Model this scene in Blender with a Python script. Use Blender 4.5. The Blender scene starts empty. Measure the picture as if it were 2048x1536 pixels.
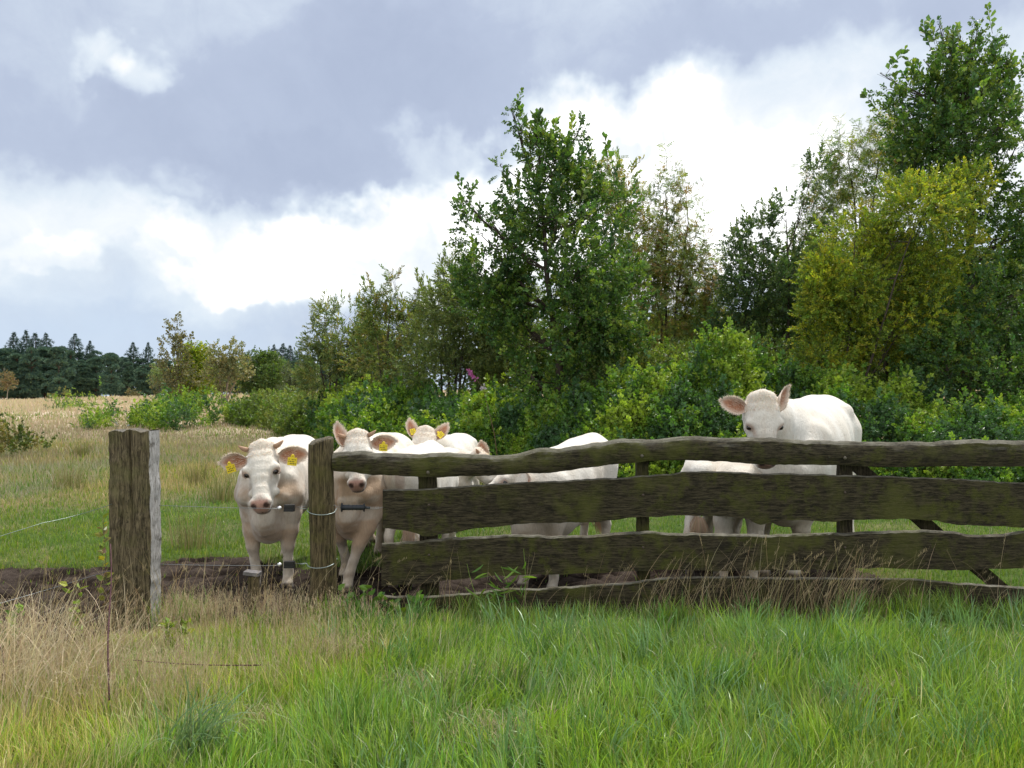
import bpy, math, random
import numpy as np
# ------------------------------------------------------------------ camera, sky, sun, exposure
scene = bpy.context.scene
CAM_H = 1.48
FPX = 1640.0          # focal length in pixels of a 2048 px wide picture
HORV = 790.0
cam_d = bpy.data.cameras.new("camera")
cam_d.sensor_width = 36.0
cam_d.lens = 36.0 * FPX / 2048.0
cam_d.shift_y = (HORV - 768.0) / 2048.0
cam_d.clip_end = 3000.0
cam_d.clip_start = 0.05
cam = bpy.data.objects.new("camera", cam_d)
scene.collection.objects.link(cam)
cam.location = (0, 0, CAM_H)
cam.rotation_euler = (math.radians(90), 0, 0)
scene.camera = cam
scene.view_settings.view_transform = 'Standard'
scene.view_settings.look = 'None'
scene.view_settings.gamma = 1.0
scene.view_settings.use_curve_mapping = False
scene.view_settings.exposure = 0.55
scene.cycles.max_bounces = 6
scene.cycles.diffuse_bounces = 3
scene.cycles.glossy_bounces = 2
scene.cycles.transmission_bounces = 3
scene.cycles.transparent_max_bounces = 4
SUN_EL, SUN_AZ = 63.0, 32.0     # degrees; azimuth from +Y towards +X

def W(u, v, Y):
    return np.array([(u - 1024.0) / FPX * Y, Y, CAM_H - (v - HORV) / FPX * Y])

class NT:
    """tiny helper around a node tree"""
    def __init__(s, tree):
        s.t = tree; s.n = tree.nodes; s.l = tree.links
    def node(s, kind, **kw):
        nd = s.n.new(kind)
        for k, v in kw.items():
            setattr(nd, k, v)
        return nd
    def put(s, sock, val):
        if isinstance(val, bpy.types.NodeSocket):
            s.l.new(val, sock)
        else:
            sock.default_value = val
    def math(s, op, a, b=0.0, c=None, clamp=False):
        nd = s.node('ShaderNodeMath', operation=op, use_clamp=clamp)
        s.put(nd.inputs[0], a); s.put(nd.inputs[1], b)
        if c is not None: s.put(nd.inputs[2], c)
        return nd.outputs[0]
    def vmath(s, op, a, b=(0, 0, 0)):
        nd = s.node('ShaderNodeVectorMath', operation=op)
        s.put(nd.inputs[0], a); s.put(nd.inputs[1], b)
        return nd.outputs[0]
    def noise(s, vec, scale, detail=4.0, rough=0.55, dist=0.0):
        nd = s.node('ShaderNodeTexNoise')
        s.put(nd.inputs['Vector'], vec)
        nd.inputs['Scale'].default_value = scale
        nd.inputs['Detail'].default_value = detail
        nd.inputs['Roughness'].default_value = rough
        nd.inputs['Distortion'].default_value = dist
        return nd
    def ramp(s, fac, stops, interp='LINEAR'):
        nd = s.node('ShaderNodeValToRGB')
        nd.color_ramp.interpolation = interp
        e = nd.color_ramp.elements
        while len(e) < len(stops): e.new(0.5)
        for el, (p, c) in zip(e, stops):
            el.position = p
            el.color = (c[0], c[1], c[2], 1) if not isinstance(c, (int, float)) else (c, c, c, 1)
        s.put(nd.inputs[0], fac)
        return nd.outputs[0]
    def mix(s, fac, a, b, blend='MIX'):
        nd = s.node('ShaderNodeMix', data_type='RGBA', blend_type=blend)
        s.put(nd.inputs[0], fac)
        s.put(nd.inputs[6], a if isinstance(a, bpy.types.NodeSocket) else (*a[:3], 1))
        s.put(nd.inputs[7], b if isinstance(b, bpy.types.NodeSocket) else (*b[:3], 1))
        return nd.outputs[2]
    def mapr(s, val, a, b, c=0.0, d=1.0, smooth=False):
        nd = s.node('ShaderNodeMapRange')
        if smooth: nd.interpolation_type = 'SMOOTHSTEP'
        s.put(nd.inputs[0], val)
        for i, x in enumerate((a, b, c, d)): nd.inputs[i + 1].default_value = x
        return nd.outputs[0]

def build_world():
    w = bpy.data.worlds.new("World"); scene.world = w; w.use_nodes = True
    t = NT(w.node_tree)
    for n in list(t.n): t.n.remove(n)
    out = t.node('ShaderNodeOutputWorld')
    tc = t.node('ShaderNodeTexCoord')
    d = tc.outputs['Generated']
    sky = t.node('ShaderNodeTexSky', sky_type='NISHITA')
    sky.sun_disc = False
    sky.sun_elevation = math.radians(SUN_EL); sky.sun_rotation = math.radians(SUN_AZ)
    bg_s = t.node('ShaderNodeBackground'); bg_s.inputs[1].default_value = 0.11
    t.l.new(sky.outputs[0], bg_s.inputs[0])
    # domain warp
    wn = t.noise(d, 3.0, 5.0, 0.62)
    off = t.vmath('SUBTRACT', wn.outputs['Color'], (0.5, 0.5, 0.5))
    sc = t.node('ShaderNodeVectorMath', operation='SCALE'); t.l.new(off, sc.inputs[0]); sc.inputs['Scale'].default_value = 0.24
    dw = t.vmath('ADD', d, sc.outputs[0])
    wn2 = t.noise(d, 14.0, 4.0, 0.6)
    off2 = t.vmath('SUBTRACT', wn2.outputs['Color'], (0.5, 0.5, 0.5))
    sc2 = t.node('ShaderNodeVectorMath', operation='SCALE'); t.l.new(off2, sc2.inputs[0]); sc2.inputs['Scale'].default_value = 0.085
    dw = t.vmath('ADD', dw, sc2.outputs[0])
    sep = t.node('ShaderNodeSeparateXYZ'); t.l.new(dw, sep.inputs[0])
    az = t.math('ARCTAN2', sep.outputs[0], sep.outputs[1])
    hyp = t.math('SQRT', t.math('ADD', t.math('MULTIPLY', sep.outputs[0], sep.outputs[0]), t.math('MULTIPLY', sep.outputs[1], sep.outputs[1])))
    el = t.math('ARCTAN2', sep.outputs[2], hyp)
    def blob(azd, eld, ra, re, rot, amp, soft=1.0):
        """elliptical cloud mass at azimuth/elevation (degrees)"""
        A, E = math.radians(azd), math.radians(eld)
        c, s_ = math.cos(math.radians(rot)), math.sin(math.radians(rot))
        da = t.math('SUBTRACT', az, A); de = t.math('SUBTRACT', el, E)
        x = t.math('ADD', t.math('MULTIPLY', da, c / math.radians(ra)), t.math('MULTIPLY', de, s_ / math.radians(ra)))
        y = t.math('ADD', t.math('MULTIPLY', da, -s_ / math.radians(re)), t.math('MULTIPLY', de, c / math.radians(re)))
        r2 = t.math('ADD', t.math('MULTIPLY', x, x), t.math('MULTIPLY', y, y))
        lo, hi = 1.0 - 0.5 * soft, 1.0 + 0.5 * soft
        return t.mapr(r2, lo, hi, amp, 0.0, smooth=True)
    def px(u, v): return (math.degrees(math.atan((u - 1024) / FPX)), math.degrees(math.atan((HORV - v) / math.hypot(FPX, u - 1024))))
    n1 = t.noise(d, 4.5, 6.0, 0.6, 0.4).outputs['Fac']
    n2 = t.noise(d, 1.3, 3.0, 0.5).outputs['Fac']
    b = t.math('ADD', 0.40, t.math('MULTIPLY', t.math('SUBTRACT', n1, 0.5), 0.62))
    b = t.math('ADD', b, t.math('MULTIPLY', t.math('SUBTRACT', n2, 0.5), 0.55))
    masses = [  # u, v, half width deg, half height deg, tilt, amount, softness
        (1560, 340, 20, 8.0, 6, 0.46, .8), (1130, 330, 10, 4.6, 20, .40, .9), (850, 450, 12, 3.6, 16, 0.34, .9), (600, 430, 7, 2.2, 8, .22, 1.0), (180, 420, 8, 2.6, 0, .14, 1.2), (430, 500, 3, 1.6, 0, .16, 1.0), (120, 520, 3, 1.3, 0, .16, 1.2), (830, 330, 2.6, 2.6, 0, .35, 1.5),
        (320, 480, 15, 5.0, 0, 0.26, 1.1), (560, 555, 5.5, 1.4, 4, 0.22, .8), (1250, 560, 14, 5, 0, .30, 1.0),
        (680, 230, 13, 5.5, 14, -0.24, 1.3), (560, 340, 7, 2.2, 8, -0.14, 1.2), (120, 250, 9, 4.0, 0, -0.15, 1.4),
        (1750, 60, 17, 4.6, 0, -0.20, 1.3), (1100, 90, 16, 5.0, 12, -0.14, 1.2),
        (1275, 290, 2.0, 1.3, 0, -0.5, 1.8), (1850, 240, 3.5, 4.0, 0, -.12, 1.3),
        (230, 75, 1.8, 1.3, -20, .36, 1.9), (325, 130, 2.1, 1.6, -20, .36, 1.9), (405, 330, 1.6, 1.1, 0, .25, 1.9),
        (20, 60, 5, 4, 0, .12, 1.4), (200, 575, 4, 1.4, 0, -.12, 1.4), (1500, 350, 2.5, 2.5, 0, .15, 1.2)]
    for u, v, ra, re, rot, amp, soft in masses:
        a, e = px(u, v)
        b = t.math('ADD', b, blob(a, e, ra, re, rot, amp, soft))
    n3 = t.noise(d, 17, 6.0, 0.65, 0.5).outputs['Fac']
    b = t.math('ADD', b, t.math('MULTIPLY', t.math('SUBTRACT', n3, 0.5), 0.34))
    # bright cloud field towards the sun; unseen glow added behind camera lights cow fronts
    bh = t.mapr(sep.outputs[1], .25, -.35, 0.0, 0.6, smooth=True)
    b = t.math('ADD', b, bh)
    b = t.math('ADD', b, blob(SUN_AZ, SUN_EL, 34, 18, 0, 0.30, 1.6))
    ccol = t.ramp(t.math('MULTIPLY', b, 0.9), [(0.0, (0.44, 0.505, 0.655)), (0.26, (0.50, 0.57, 0.72)), (0.44, (0.63, 0.71, 0.83)), (0.62, (0.77, 0.85, 0.93)), (0.82, (0.97, 1.0, 1.02)), (1.0, (1.6, 1.6, 1.58))])
    low = t.mapr(el, math.radians(1.0), math.radians(8.5), 0.72, 0.0, smooth=True)
    ccol = t.mix(low, ccol, (0.60, 0.73, 0.91))
    bg_c = t.node('ShaderNodeBackground'); t.l.new(ccol, bg_c.inputs[0]); bg_c.inputs[1].default_value = 0.70
    mx = t.node('ShaderNodeMixShader'); mx.inputs[0].default_value = 0.94
    t.l.new(bg_s.outputs[0], mx.inputs[1]); t.l.new(bg_c.outputs[0], mx.inputs[2])
    t.l.new(mx.outputs[0], out.inputs[0])
    w.cycles.sampling_method = 'MANUAL'; w.cycles.sample_map_resolution = 512
build_world()

sun_d = bpy.data.lights.new("sun", 'SUN')
sun_d.energy = 3.3; sun_d.angle = math.radians(8); sun_d.color = (1.0, 0.955, 0.88)
sun = bpy.data.objects.new("sun", sun_d); scene.collection.objects.link(sun)
# light travels along -Z of the lamp
_el, _az = math.radians(SUN_EL), math.radians(SUN_AZ)
from mathutils import Vector
sun.rotation_euler = Vector((math.sin(_az) * math.cos(_el), math.cos(_az) * math.cos(_el), math.sin(_el))).to_track_quat('Z', 'Y').to_euler()
sun.location = (10, 20, 30)

# ------------------------------------------------------------------ helpers
def tag(o, label=None, cat=None, group=None, kind=None):
    if label: o['label'] = label
    if cat: o['category'] = cat
    if group: o['group'] = group
    if kind: o['kind'] = kind
    return o
def empty(name, loc=(0, 0, 0), rz=0.0):
    o = bpy.data.objects.new(name, None); scene.collection.objects.link(o)
    o.location = loc; o.rotation_euler = (0, 0, rz); o.empty_display_size = 0.1
    return o
def copy_tree(o, parent=None):
    c = o.copy(); scene.collection.objects.link(c)
    if parent is not None: c.parent = parent
    for ch in list(o.children): copy_tree(ch, c)
    return c
def mesh_obj(name, V, F, mat=None, parent=None, col=None, smooth=True, loc=(0, 0, 0)):
    """V (n,3); F list of (m,k) int arrays (faces with k corners); col (n,3) linear colours per point"""
    V = np.asarray(V, np.float32)
    if isinstance(F, np.ndarray): F = [F]
    F = [np.asarray(f, np.int32) for f in F if len(f)]
    me = bpy.data.meshes.new(name)
    me.vertices.add(len(V)); me.vertices.foreach_set('co', V.ravel())
    nl = sum(f.size for f in F); nf = sum(len(f) for f in F)
    me.loops.add(nl); me.loops.foreach_set('vertex_index', np.concatenate([f.ravel() for f in F]))
    me.polygons.add(nf)
    tot = np.concatenate([np.full(len(f), f.shape[1], np.int32) for f in F])
    st = np.concatenate([[0], np.cumsum(tot)[:-1]]).astype(np.int32)
    me.polygons.foreach_set('loop_start', st)
    me.polygons.foreach_set('use_smooth', np.full(nf, smooth, bool))
    if col is not None:
        a = me.color_attributes.new('Col', 'FLOAT_COLOR', 'POINT')
        c4 = np.ones((len(V), 4), np.float32); c4[:, :3] = col
        a.data.foreach_set('color', c4.ravel())
    me.update(calc_edges=True)
    if mat: me.materials.append(mat)
    o = bpy.data.objects.new(name, me); scene.collection.objects.link(o)
    o.location = loc
    if parent is not None: o.parent = parent
    return o
class Geo:
    """collects vertices / faces / colours"""
    def __init__(s): s.V = []; s.F3 = []; s.F4 = []; s.C = []; s.n = 0
    def add(s, V, F, col=(1, 1, 1)):
        V = np.asarray(V, float); F = [F] if isinstance(F, np.ndarray) else F
        s.V.append(V)
        c = np.asarray(col, float)
        s.C.append(np.broadcast_to(c, (len(V), 3)) if c.ndim == 1 else c)
        for f in F:
            f = np.asarray(f)
            if f.size == 0: continue
            (s.F3 if f.shape[1] == 3 else s.F4).append(f + s.n)
        s.n += len(V); return s
    def tube(s, pts, rad, seg=8, col=(1, 1, 1), caps=True, flat=1.0):
        pts = np.asarray(pts, float); n = len(pts)
        rad = np.broadcast_to(np.asarray(rad, float), (n,))
        tg = np.gradient(pts, axis=0); tg /= np.linalg.norm(tg, axis=1)[:, None] + 1e-9
        ref = np.array([0, 0, 1.0]) if abs(tg[0][2]) < 0.9 else np.array([1.0, 0, 0])
        V = []
        for i in range(n):
            a = np.cross(tg[i], ref); a /= np.linalg.norm(a) + 1e-9; b = np.cross(a, tg[i]); ref = b
            th = np.arange(seg) * 2 * np.pi / seg
            V.append(pts[i] + rad[i] * (np.cos(th)[:, None] * a + flat * np.sin(th)[:, None] * b))
        V = np.concatenate(V)
        i, j = np.meshgrid(np.arange(n - 1), np.arange(seg), indexing='ij'); i = i.ravel(); j = j.ravel(); k = (j + 1) % seg
        F = np.stack([i * seg + j, i * seg + k, (i + 1) * seg + k, (i + 1) * seg + j], 1)
        fs = [F]
        if caps:
            V = np.concatenate([V, pts[:1], pts[-1:]]); a0 = n * seg; j = np.arange(seg); k = (j + 1) % seg
            fs.append(np.stack([k, j, np.full(seg, a0)], 1)); fs.append(np.stack([(n - 1) * seg + j, (n - 1) * seg + k, np.full(seg, a0 + 1)], 1))
        return s.add(V, fs, col)
    def box(s, c, h, R=None, col=(1, 1, 1)):
        c = np.asarray(c, float); h = np.asarray(h, float)
        q = np.array([[x, y, z] for x in (-1, 1) for y in (-1, 1) for z in (-1, 1)], float) * h
        if R is not None: q = q @ np.asarray(R).T
        F = np.array([[0, 1, 3, 2], [4, 6, 7, 5], [0, 4, 5, 1], [2, 3, 7, 6], [0, 2, 6, 4], [1, 5, 7, 3]])
        return s.add(q + c, F, col)
    def sphere(s, c, r, col=(1, 1, 1), nu=12, nv=8):
        r = np.broadcast_to(np.asarray(r, float), (3,))
        th = np.linspace(0, np.pi, nv + 1); ph = np.arange(nu) * 2 * np.pi / nu
        V = np.array([[np.sin(a) * np.cos(b), np.sin(a) * np.sin(b), np.cos(a)] for a in th for b in ph]) * r + np.asarray(c)
        i, j = np.meshgrid(np.arange(nv), np.arange(nu), indexing='ij'); i = i.ravel(); j = j.ravel(); k = (j + 1) % nu
        return s.add(V, np.stack([i * nu + j, (i + 1) * nu + j, (i + 1) * nu + k, i * nu + k], 1), col)
    def build(s, name, mat, parent=None, smooth=True, loc=(0, 0, 0)):
        V = np.concatenate(s.V) - np.asarray(loc)
        F = []
        if s.F4: F.append(np.concatenate(s.F4))
        if s.F3: F.append(np.concatenate(s.F3))
        return mesh_obj(name, V, F, mat, parent, np.concatenate(s.C), smooth, loc if parent is None else (0, 0, 0))

def sstep(a, b, x):
    t = np.clip((np.asarray(x, float) - a) / (b - a), 0, 1); return t * t * (3 - 2 * t)
_tabs = {}
def vnoise(x, y, seed=0):
    if seed not in _tabs: _tabs[seed] = np.random.default_rng(1000 + seed).random((256, 256))
    T = _tabs[seed]; xi = np.floor(x).astype(int); yi = np.floor(y).astype(int)
    fx = x - xi; fy = y - yi; fx = fx * fx * (3 - 2 * fx); fy = fy * fy * (3 - 2 * fy)
    a = T[xi & 255, yi & 255]; b = T[(xi + 1) & 255, yi & 255]; c = T[xi & 255, (yi + 1) & 255]; d = T[(xi + 1) & 255, (yi + 1) & 255]
    return (a * (1 - fx) + b * fx) * (1 - fy) + (c * (1 - fx) + d * fx) * fy
def fbm(x, y, seed=0, oct=4, gain=.5):
    x = np.asarray(x, float); y = np.asarray(y, float)
    s = 0; a = 1; t = 0
    for o in range(oct):
        s = s + a * vnoise(x * 2 ** o + 17.3 * o, y * 2 ** o + 5.1 * o, seed + o); t += a; a *= gain
    return s / t
def mixc(a, b, t):
    a = np.asarray(a, float); b = np.asarray(b, float); t = np.asarray(t, float)[..., None]
    return a * (1 - t) + b * t

# ------------------------------------------------------------------ materials
def new_mat(name):
    m = bpy.data.materials.new(name); m.use_nodes = True; t = NT(m.node_tree)
    for n in list(t.n): t.n.remove(n)
    out = t.node('ShaderNodeOutputMaterial')
    return m, t, out
def principled(t, col, rough=.6, spec=.3, bump=None, bstr=.3, bdist=.01):
    p = t.node('ShaderNodeBsdfPrincipled')
    t.put(p.inputs['Base Color'], col if isinstance(col, bpy.types.NodeSocket) else (*col[:3], 1))
    t.put(p.inputs['Roughness'], rough); t.put(p.inputs['Specular IOR Level'], spec)
    if bump is not None:
        b = t.node('ShaderNodeBump'); b.inputs['Strength'].default_value = bstr; b.inputs['Distance'].default_value = bdist
        t.l.new(bump, b.inputs['Height']); t.l.new(b.outputs[0], p.inputs['Normal'])
    return p
def leaf_mat(name, trans=.35, rough=.45, spec=.35, tint=(1.15, 1.25, .55)):
    m, t, out = new_mat(name)
    a = t.node('ShaderNodeVertexColor', layer_name='Col')
    p = principled(t, a.outputs[0], rough, spec)
    tr = t.node('ShaderNodeBsdfTranslucent')
    tc = t.mix(1.0, a.outputs[0], tint, 'MULTIPLY'); t.l.new(tc, tr.inputs[0])
    mx = t.node('ShaderNodeMixShader'); mx.inputs[0].default_value = trans
    t.l.new(p.outputs[0], mx.inputs[1]); t.l.new(tr.outputs[0], mx.inputs[2]); t.l.new(mx.outputs[0], out.inputs[0])
    return m
def col_mat(name, rough=.6, spec=.3, metal=0.0, noise_scale=0, noise_amp=0.0, bump=0.0):
    m, t, out = new_mat(name)
    a = t.node('ShaderNodeVertexColor', layer_name='Col'); c = a.outputs[0]; bsock = None
    if noise_scale:
        tc = t.node('ShaderNodeTexCoord'); n = t.noise(tc.outputs['Object'], noise_scale, 5, .65).outputs['Fac']
        f = t.mapr(n, .25, .75, 1 - noise_amp, 1 + noise_amp)
        sc = t.node('ShaderNodeVectorMath', operation='SCALE'); t.l.new(c, sc.inputs[0]); t.l.new(f, sc.inputs['Scale']); c = sc.outputs[0]; bsock = n
    p = principled(t, c, rough, spec, bsock if bump else None, bump, .01); p.inputs['Metallic'].default_value = metal
    t.l.new(p.outputs[0], out.inputs[0]); return m
M = {}
M['leaf'] = leaf_mat('leaf_green', .38, .40, .45, (1.25, 1.3, .5))
M['grass'] = leaf_mat('grass_blade', .32, .38, .5, (1.1, 1.15, .6))
M['straw'] = leaf_mat('dry_straw', .25, .7, .15, (1.1, 1.05, .8))
M['bark'] = col_mat('bark', .85, .15, 0, 30, .35, .5)
M['needle'] = leaf_mat('needle_foliage', .1, .6, .2, (1, 1.1, .8))
M['plain'] = col_mat('painted', .5, .4)
M['metal'] = col_mat('galvanised_wire', .4, .5, .7)
M['horn'] = col_mat('horn', .55, .3, 0, 60, .15)
M['hair'] = leaf_mat('hair', .35, .6, .2, (1.05, 1.0, .95))
# ------------------------------------------------------------------ ground
def gz(x, y):
    x = np.asarray(x, float); y = np.asarray(y, float)
    far = sstep(35, 165, y) * np.clip((x + 105) / 61.0, 0, 1.3) * 1.75
    und = (fbm(x * .35 + 9, y * .35 + 3, 11, 3) - .5) * .10 * sstep(6.9, 12, y) + (fbm(x * .05 + 9, y * .05 + 3, 14, 3) - .5) * .7 * sstep(25, 60, y)
    mudlow = -0.05 * mudmask(x, y)
    return far + und + mudlow
def mudmask(x, y):
    """bare trodden earth behind the fence line"""
    w = (fbm(x * .9, y * .9, 21, 4) - .5) * .9
    far_edge = 7.12 + .25 * np.sin(x * .7) + w * .55 + .5 * sstep(-1.8, .3, x) - 1.3 * sstep(2.6, 3.3, x) + .7 * np.exp(-((x + 2.7) / .7) ** 2)
    near_edge = 5.45 + w * .4 - .95 * sstep(-1.9, -3.1, x)
    return sstep(near_edge - .12, near_edge + .12, y) * (1 - sstep(far_edge - .2, far_edge + .15, y)) * (1 - sstep(2.7, 3.2, x))
def tanfrac(x, y):
    """share of dry straw-coloured grass"""
    n = fbm(x * .28 + 3, y * .22, 31, 4)
    n2 = fbm(x * 1.3, y * 1.3, 37, 3)
    pasture = sstep(9.8, 15.5, y + (n - .5) * 9 - .25 * np.clip(x + 4, -3, 3)) * (.56 + .38 * sstep(25, 70, y)) + (n2 - .5) * .8 + .06
    # near side of the fence: dry on the left
    lx = x / np.maximum(y, .5) * FPX + 1024
    nn = fbm(x * 1.1 + 40, y * 1.1, 33, 4)
    near = sstep(720, 60, lx + (nn - .5) * 620 - 260 * sstep(4.3, 5.4, y) + 330 * sstep(4.2, 3.3, y)) * .82 + (n2 - .5) * .5
    return np.clip(np.where(y > 6.3, pasture, near), 0, 1)
GREEN = np.array([[.185, .31, .035], [.26, .385, .045], [.145, .265, .042], [.33, .42, .06], [.25, .35, .10], [.18, .32, .07]])
TAN = np.array([[.52, .45, .29], [.46, .40, .25], [.60, .53, .37], [.46, .37, .25], [.40, .38, .19]])
def build_ground():
    ys = np.concatenate([np.arange(-8, 2.5, .5), np.arange(2.5, 12, .06), np.arange(12, 30, .3), np.arange(30, 80, 1.5), np.arange(80, 260, 5), [300, 400, 600, 900, 1400]])
    xs0 = np.concatenate([np.linspace(-1, 1, 241)])
    X = np.empty((len(ys), len(xs0))); 
    for i, y in enumerate(ys): X[i] = xs0 * max(9.0, abs(y) * 1.25 + 3)
    Y = np.broadcast_to(ys[:, None], X.shape).copy()
    Z = gz(X, Y) + (fbm(X * 3, Y * 3, 51, 3) - .5) * .03 * sstep(14, 9, Y)
    mm = mudmask(X, Y)
    Z -= .03 * sstep(.1, .6, mm)          # the mud sheet lies just above here
    tf = tanfrac(X, Y)
    n = fbm(X * 5, Y * 5, 61, 3)
    g = mixc(np.array([.045, .075, .018]), np.array([.09, .135, .03]), n)
    tn = mixc(np.array([.15, .11, .065]), np.array([.30, .23, .14]), n)
    farc = mixc(np.array([.50, .40, .31]), np.array([.45, .37, .27]), fbm(X * .08, Y * .2, 66, 4))
    c = mixc(g, tn, tf)
    ff = sstep(22, 45, Y)
    c = c * (1 - ff[..., None]) + farc * ff[..., None]
    c = mixc(c, np.array([.042, .030, .023]), mm * .9)
    h, w = X.shape
    i, j = np.meshgrid(np.arange(h - 1), np.arange(w - 1), indexing='ij'); i = i.ravel(); j = j.ravel()
    F = np.stack([i * w + j, i * w + j + 1, (i + 1) * w + j + 1, (i + 1) * w + j], 1)
    m, t, out = new_mat('meadow_soil')
    a = t.node('ShaderNodeVertexColor', layer_name='Col'); tc = t.node('ShaderNodeTexCoord')
    nz = t.noise(tc.outputs['Object'], 9, 8, .7).outputs['Fac']
    f = t.mapr(nz, .25, .75, .6, 1.4)
    sc = t.node('ShaderNodeVectorMath', operation='SCALE'); t.l.new(a.outputs[0], sc.inputs[0]); t.l.new(f, sc.inputs['Scale'])
    p = principled(t, sc.outputs[0], .95, .05, nz, .8, .05); t.l.new(p.outputs[0], out.inputs[0])
    tag(mesh_obj('ground', np.stack([X, Y, Z], -1).reshape(-1, 3), F, m, None, c.reshape(-1, 3)), 'grassy meadow ground reaching to the far wood', kind='structure')
    # mud
    xs = np.arange(-9, 5.2, .03); ys = np.arange(4.6, 8.2, .03)
    X, Y = np.meshgrid(xs, ys); mm = mudmask(X, Y)
    clod = fbm(X * 6, Y * 8, 71, 4, .6)
    hoof = np.clip(fbm(X * 9 + 3, Y * 11, 75, 2) - .45, 0, 1)
    Z = gz(X, Y) - .07 * (1 - sstep(.05, .5, mm)) + .012 + (clod - .5) * .08 - hoof * .10 + (fbm(X * 22, Y * 26, 78, 2) - .5) * .03
    c = mixc(np.array([.024, .018, .015]), np.array([.080, .063, .053]), sstep(.35, .7, clod)) * (1 - .3 * hoof[..., None])
    h, w = X.shape
    i, j = np.meshgrid(np.arange(h - 1), np.arange(w - 1), indexing='ij'); i = i.ravel(); j = j.ravel()
    F = np.stack([i * w + j, i * w + j + 1, (i + 1) * w + j + 1, (i + 1) * w + j], 1)
    keep = (mm.ravel()[F] > .01).any(1)
    m, t, out = new_mat('trodden_mud')
    a = t.node('ShaderNodeVertexColor', layer_name='Col'); tc = t.node('ShaderNodeTexCoord')
    nz = t.noise(tc.outputs['Object'], 28, 8, .7).outputs['Fac']
    sc = t.node('ShaderNodeVectorMath', operation='SCALE'); t.l.new(a.outputs[0], sc.inputs[0]); t.l.new(t.mapr(nz, .25, .75, .6, 1.4), sc.inputs['Scale'])
    p = principled(t, sc.outputs[0], .95, .0, nz, 1.0, .04); t.l.new(p.outputs[0], out.inputs[0])
    tag(mesh_obj('mud_ground', np.stack([X, Y, Z], -1).reshape(-1, 3), F[keep], m, None, c.reshape(-1, 3)), 'dark trodden mud strip behind the gate and wire', kind='structure')

def blades(P, H, Wd, bend, azim, C, seg=3, tipc=None):
    """curved tapering blades: P (n,3) roots, H lengths, Wd widths, bend (0..1.5), azim of lean, C (n,3)"""
    n = len(P); rng = np.random.default_rng(5); Wd = np.broadcast_to(np.asarray(Wd, float), (n,))
    ts = np.linspace(0, 1, seg + 1)
    fa = rng.uniform(0, 2 * np.pi, n)
    wx, wy = np.cos(fa), np.sin(fa)
    lx, ly = np.cos(azim), np.sin(azim)
    V = np.empty((n, 2 * seg + 1, 3), np.float32); Cc = np.empty((n, 2 * seg + 1, 3), np.float32)
    for k, t in enumerate(ts):
        ang = bend * t
        # integrate roughly: horizontal and vertical share
        hx = H * (np.where(np.abs(bend) < 1e-3, 0, (1 - np.cos(ang)) / np.maximum(bend, 1e-3)))
        vz = H * (np.where(np.abs(bend) < 1e-3, t, np.sin(ang) / np.maximum(bend, 1e-3)))
        c = P + np.stack([lx * hx, ly * hx, vz], 1)
        cc = C * (.86 + .2 * t)  # root-to-tip shading painted into the blade colour
        if k < seg:
            w = Wd * (1 - .55 * t) * .5
            V[:, 2 * k] = c + np.stack([wx * w, wy * w, 0 * w], 1); V[:, 2 * k + 1] = c - np.stack([wx * w, wy * w, 0 * w], 1)
            Cc[:, 2 * k] = cc; Cc[:, 2 * k + 1] = cc
        else:
            V[:, 2 * seg] = c; Cc[:, 2 * seg] = cc if tipc is None else tipc
    b = (np.arange(n) * (2 * seg + 1))[:, None]
    F4 = np.concatenate([b + np.array([[2 * k, 2 * k + 1, 2 * k + 3, 2 * k + 2]]) for k in range(seg - 1)]) if seg > 1 else np.zeros((0, 4), int)
    F3 = b + np.array([[2 * seg - 2, 2 * seg - 1, 2 * seg]])
    return V.reshape(-1, 3), [F4, F3], Cc.reshape(-1, 3)
def pick(rng, pal, n, jit=.12):
    c = pal[rng.integers(0, len(pal), n)] * rng.uniform(1 - jit, 1 + jit, (n, 1))
    return c * rng.uniform(.94, 1.06, (n, 3))

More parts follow.
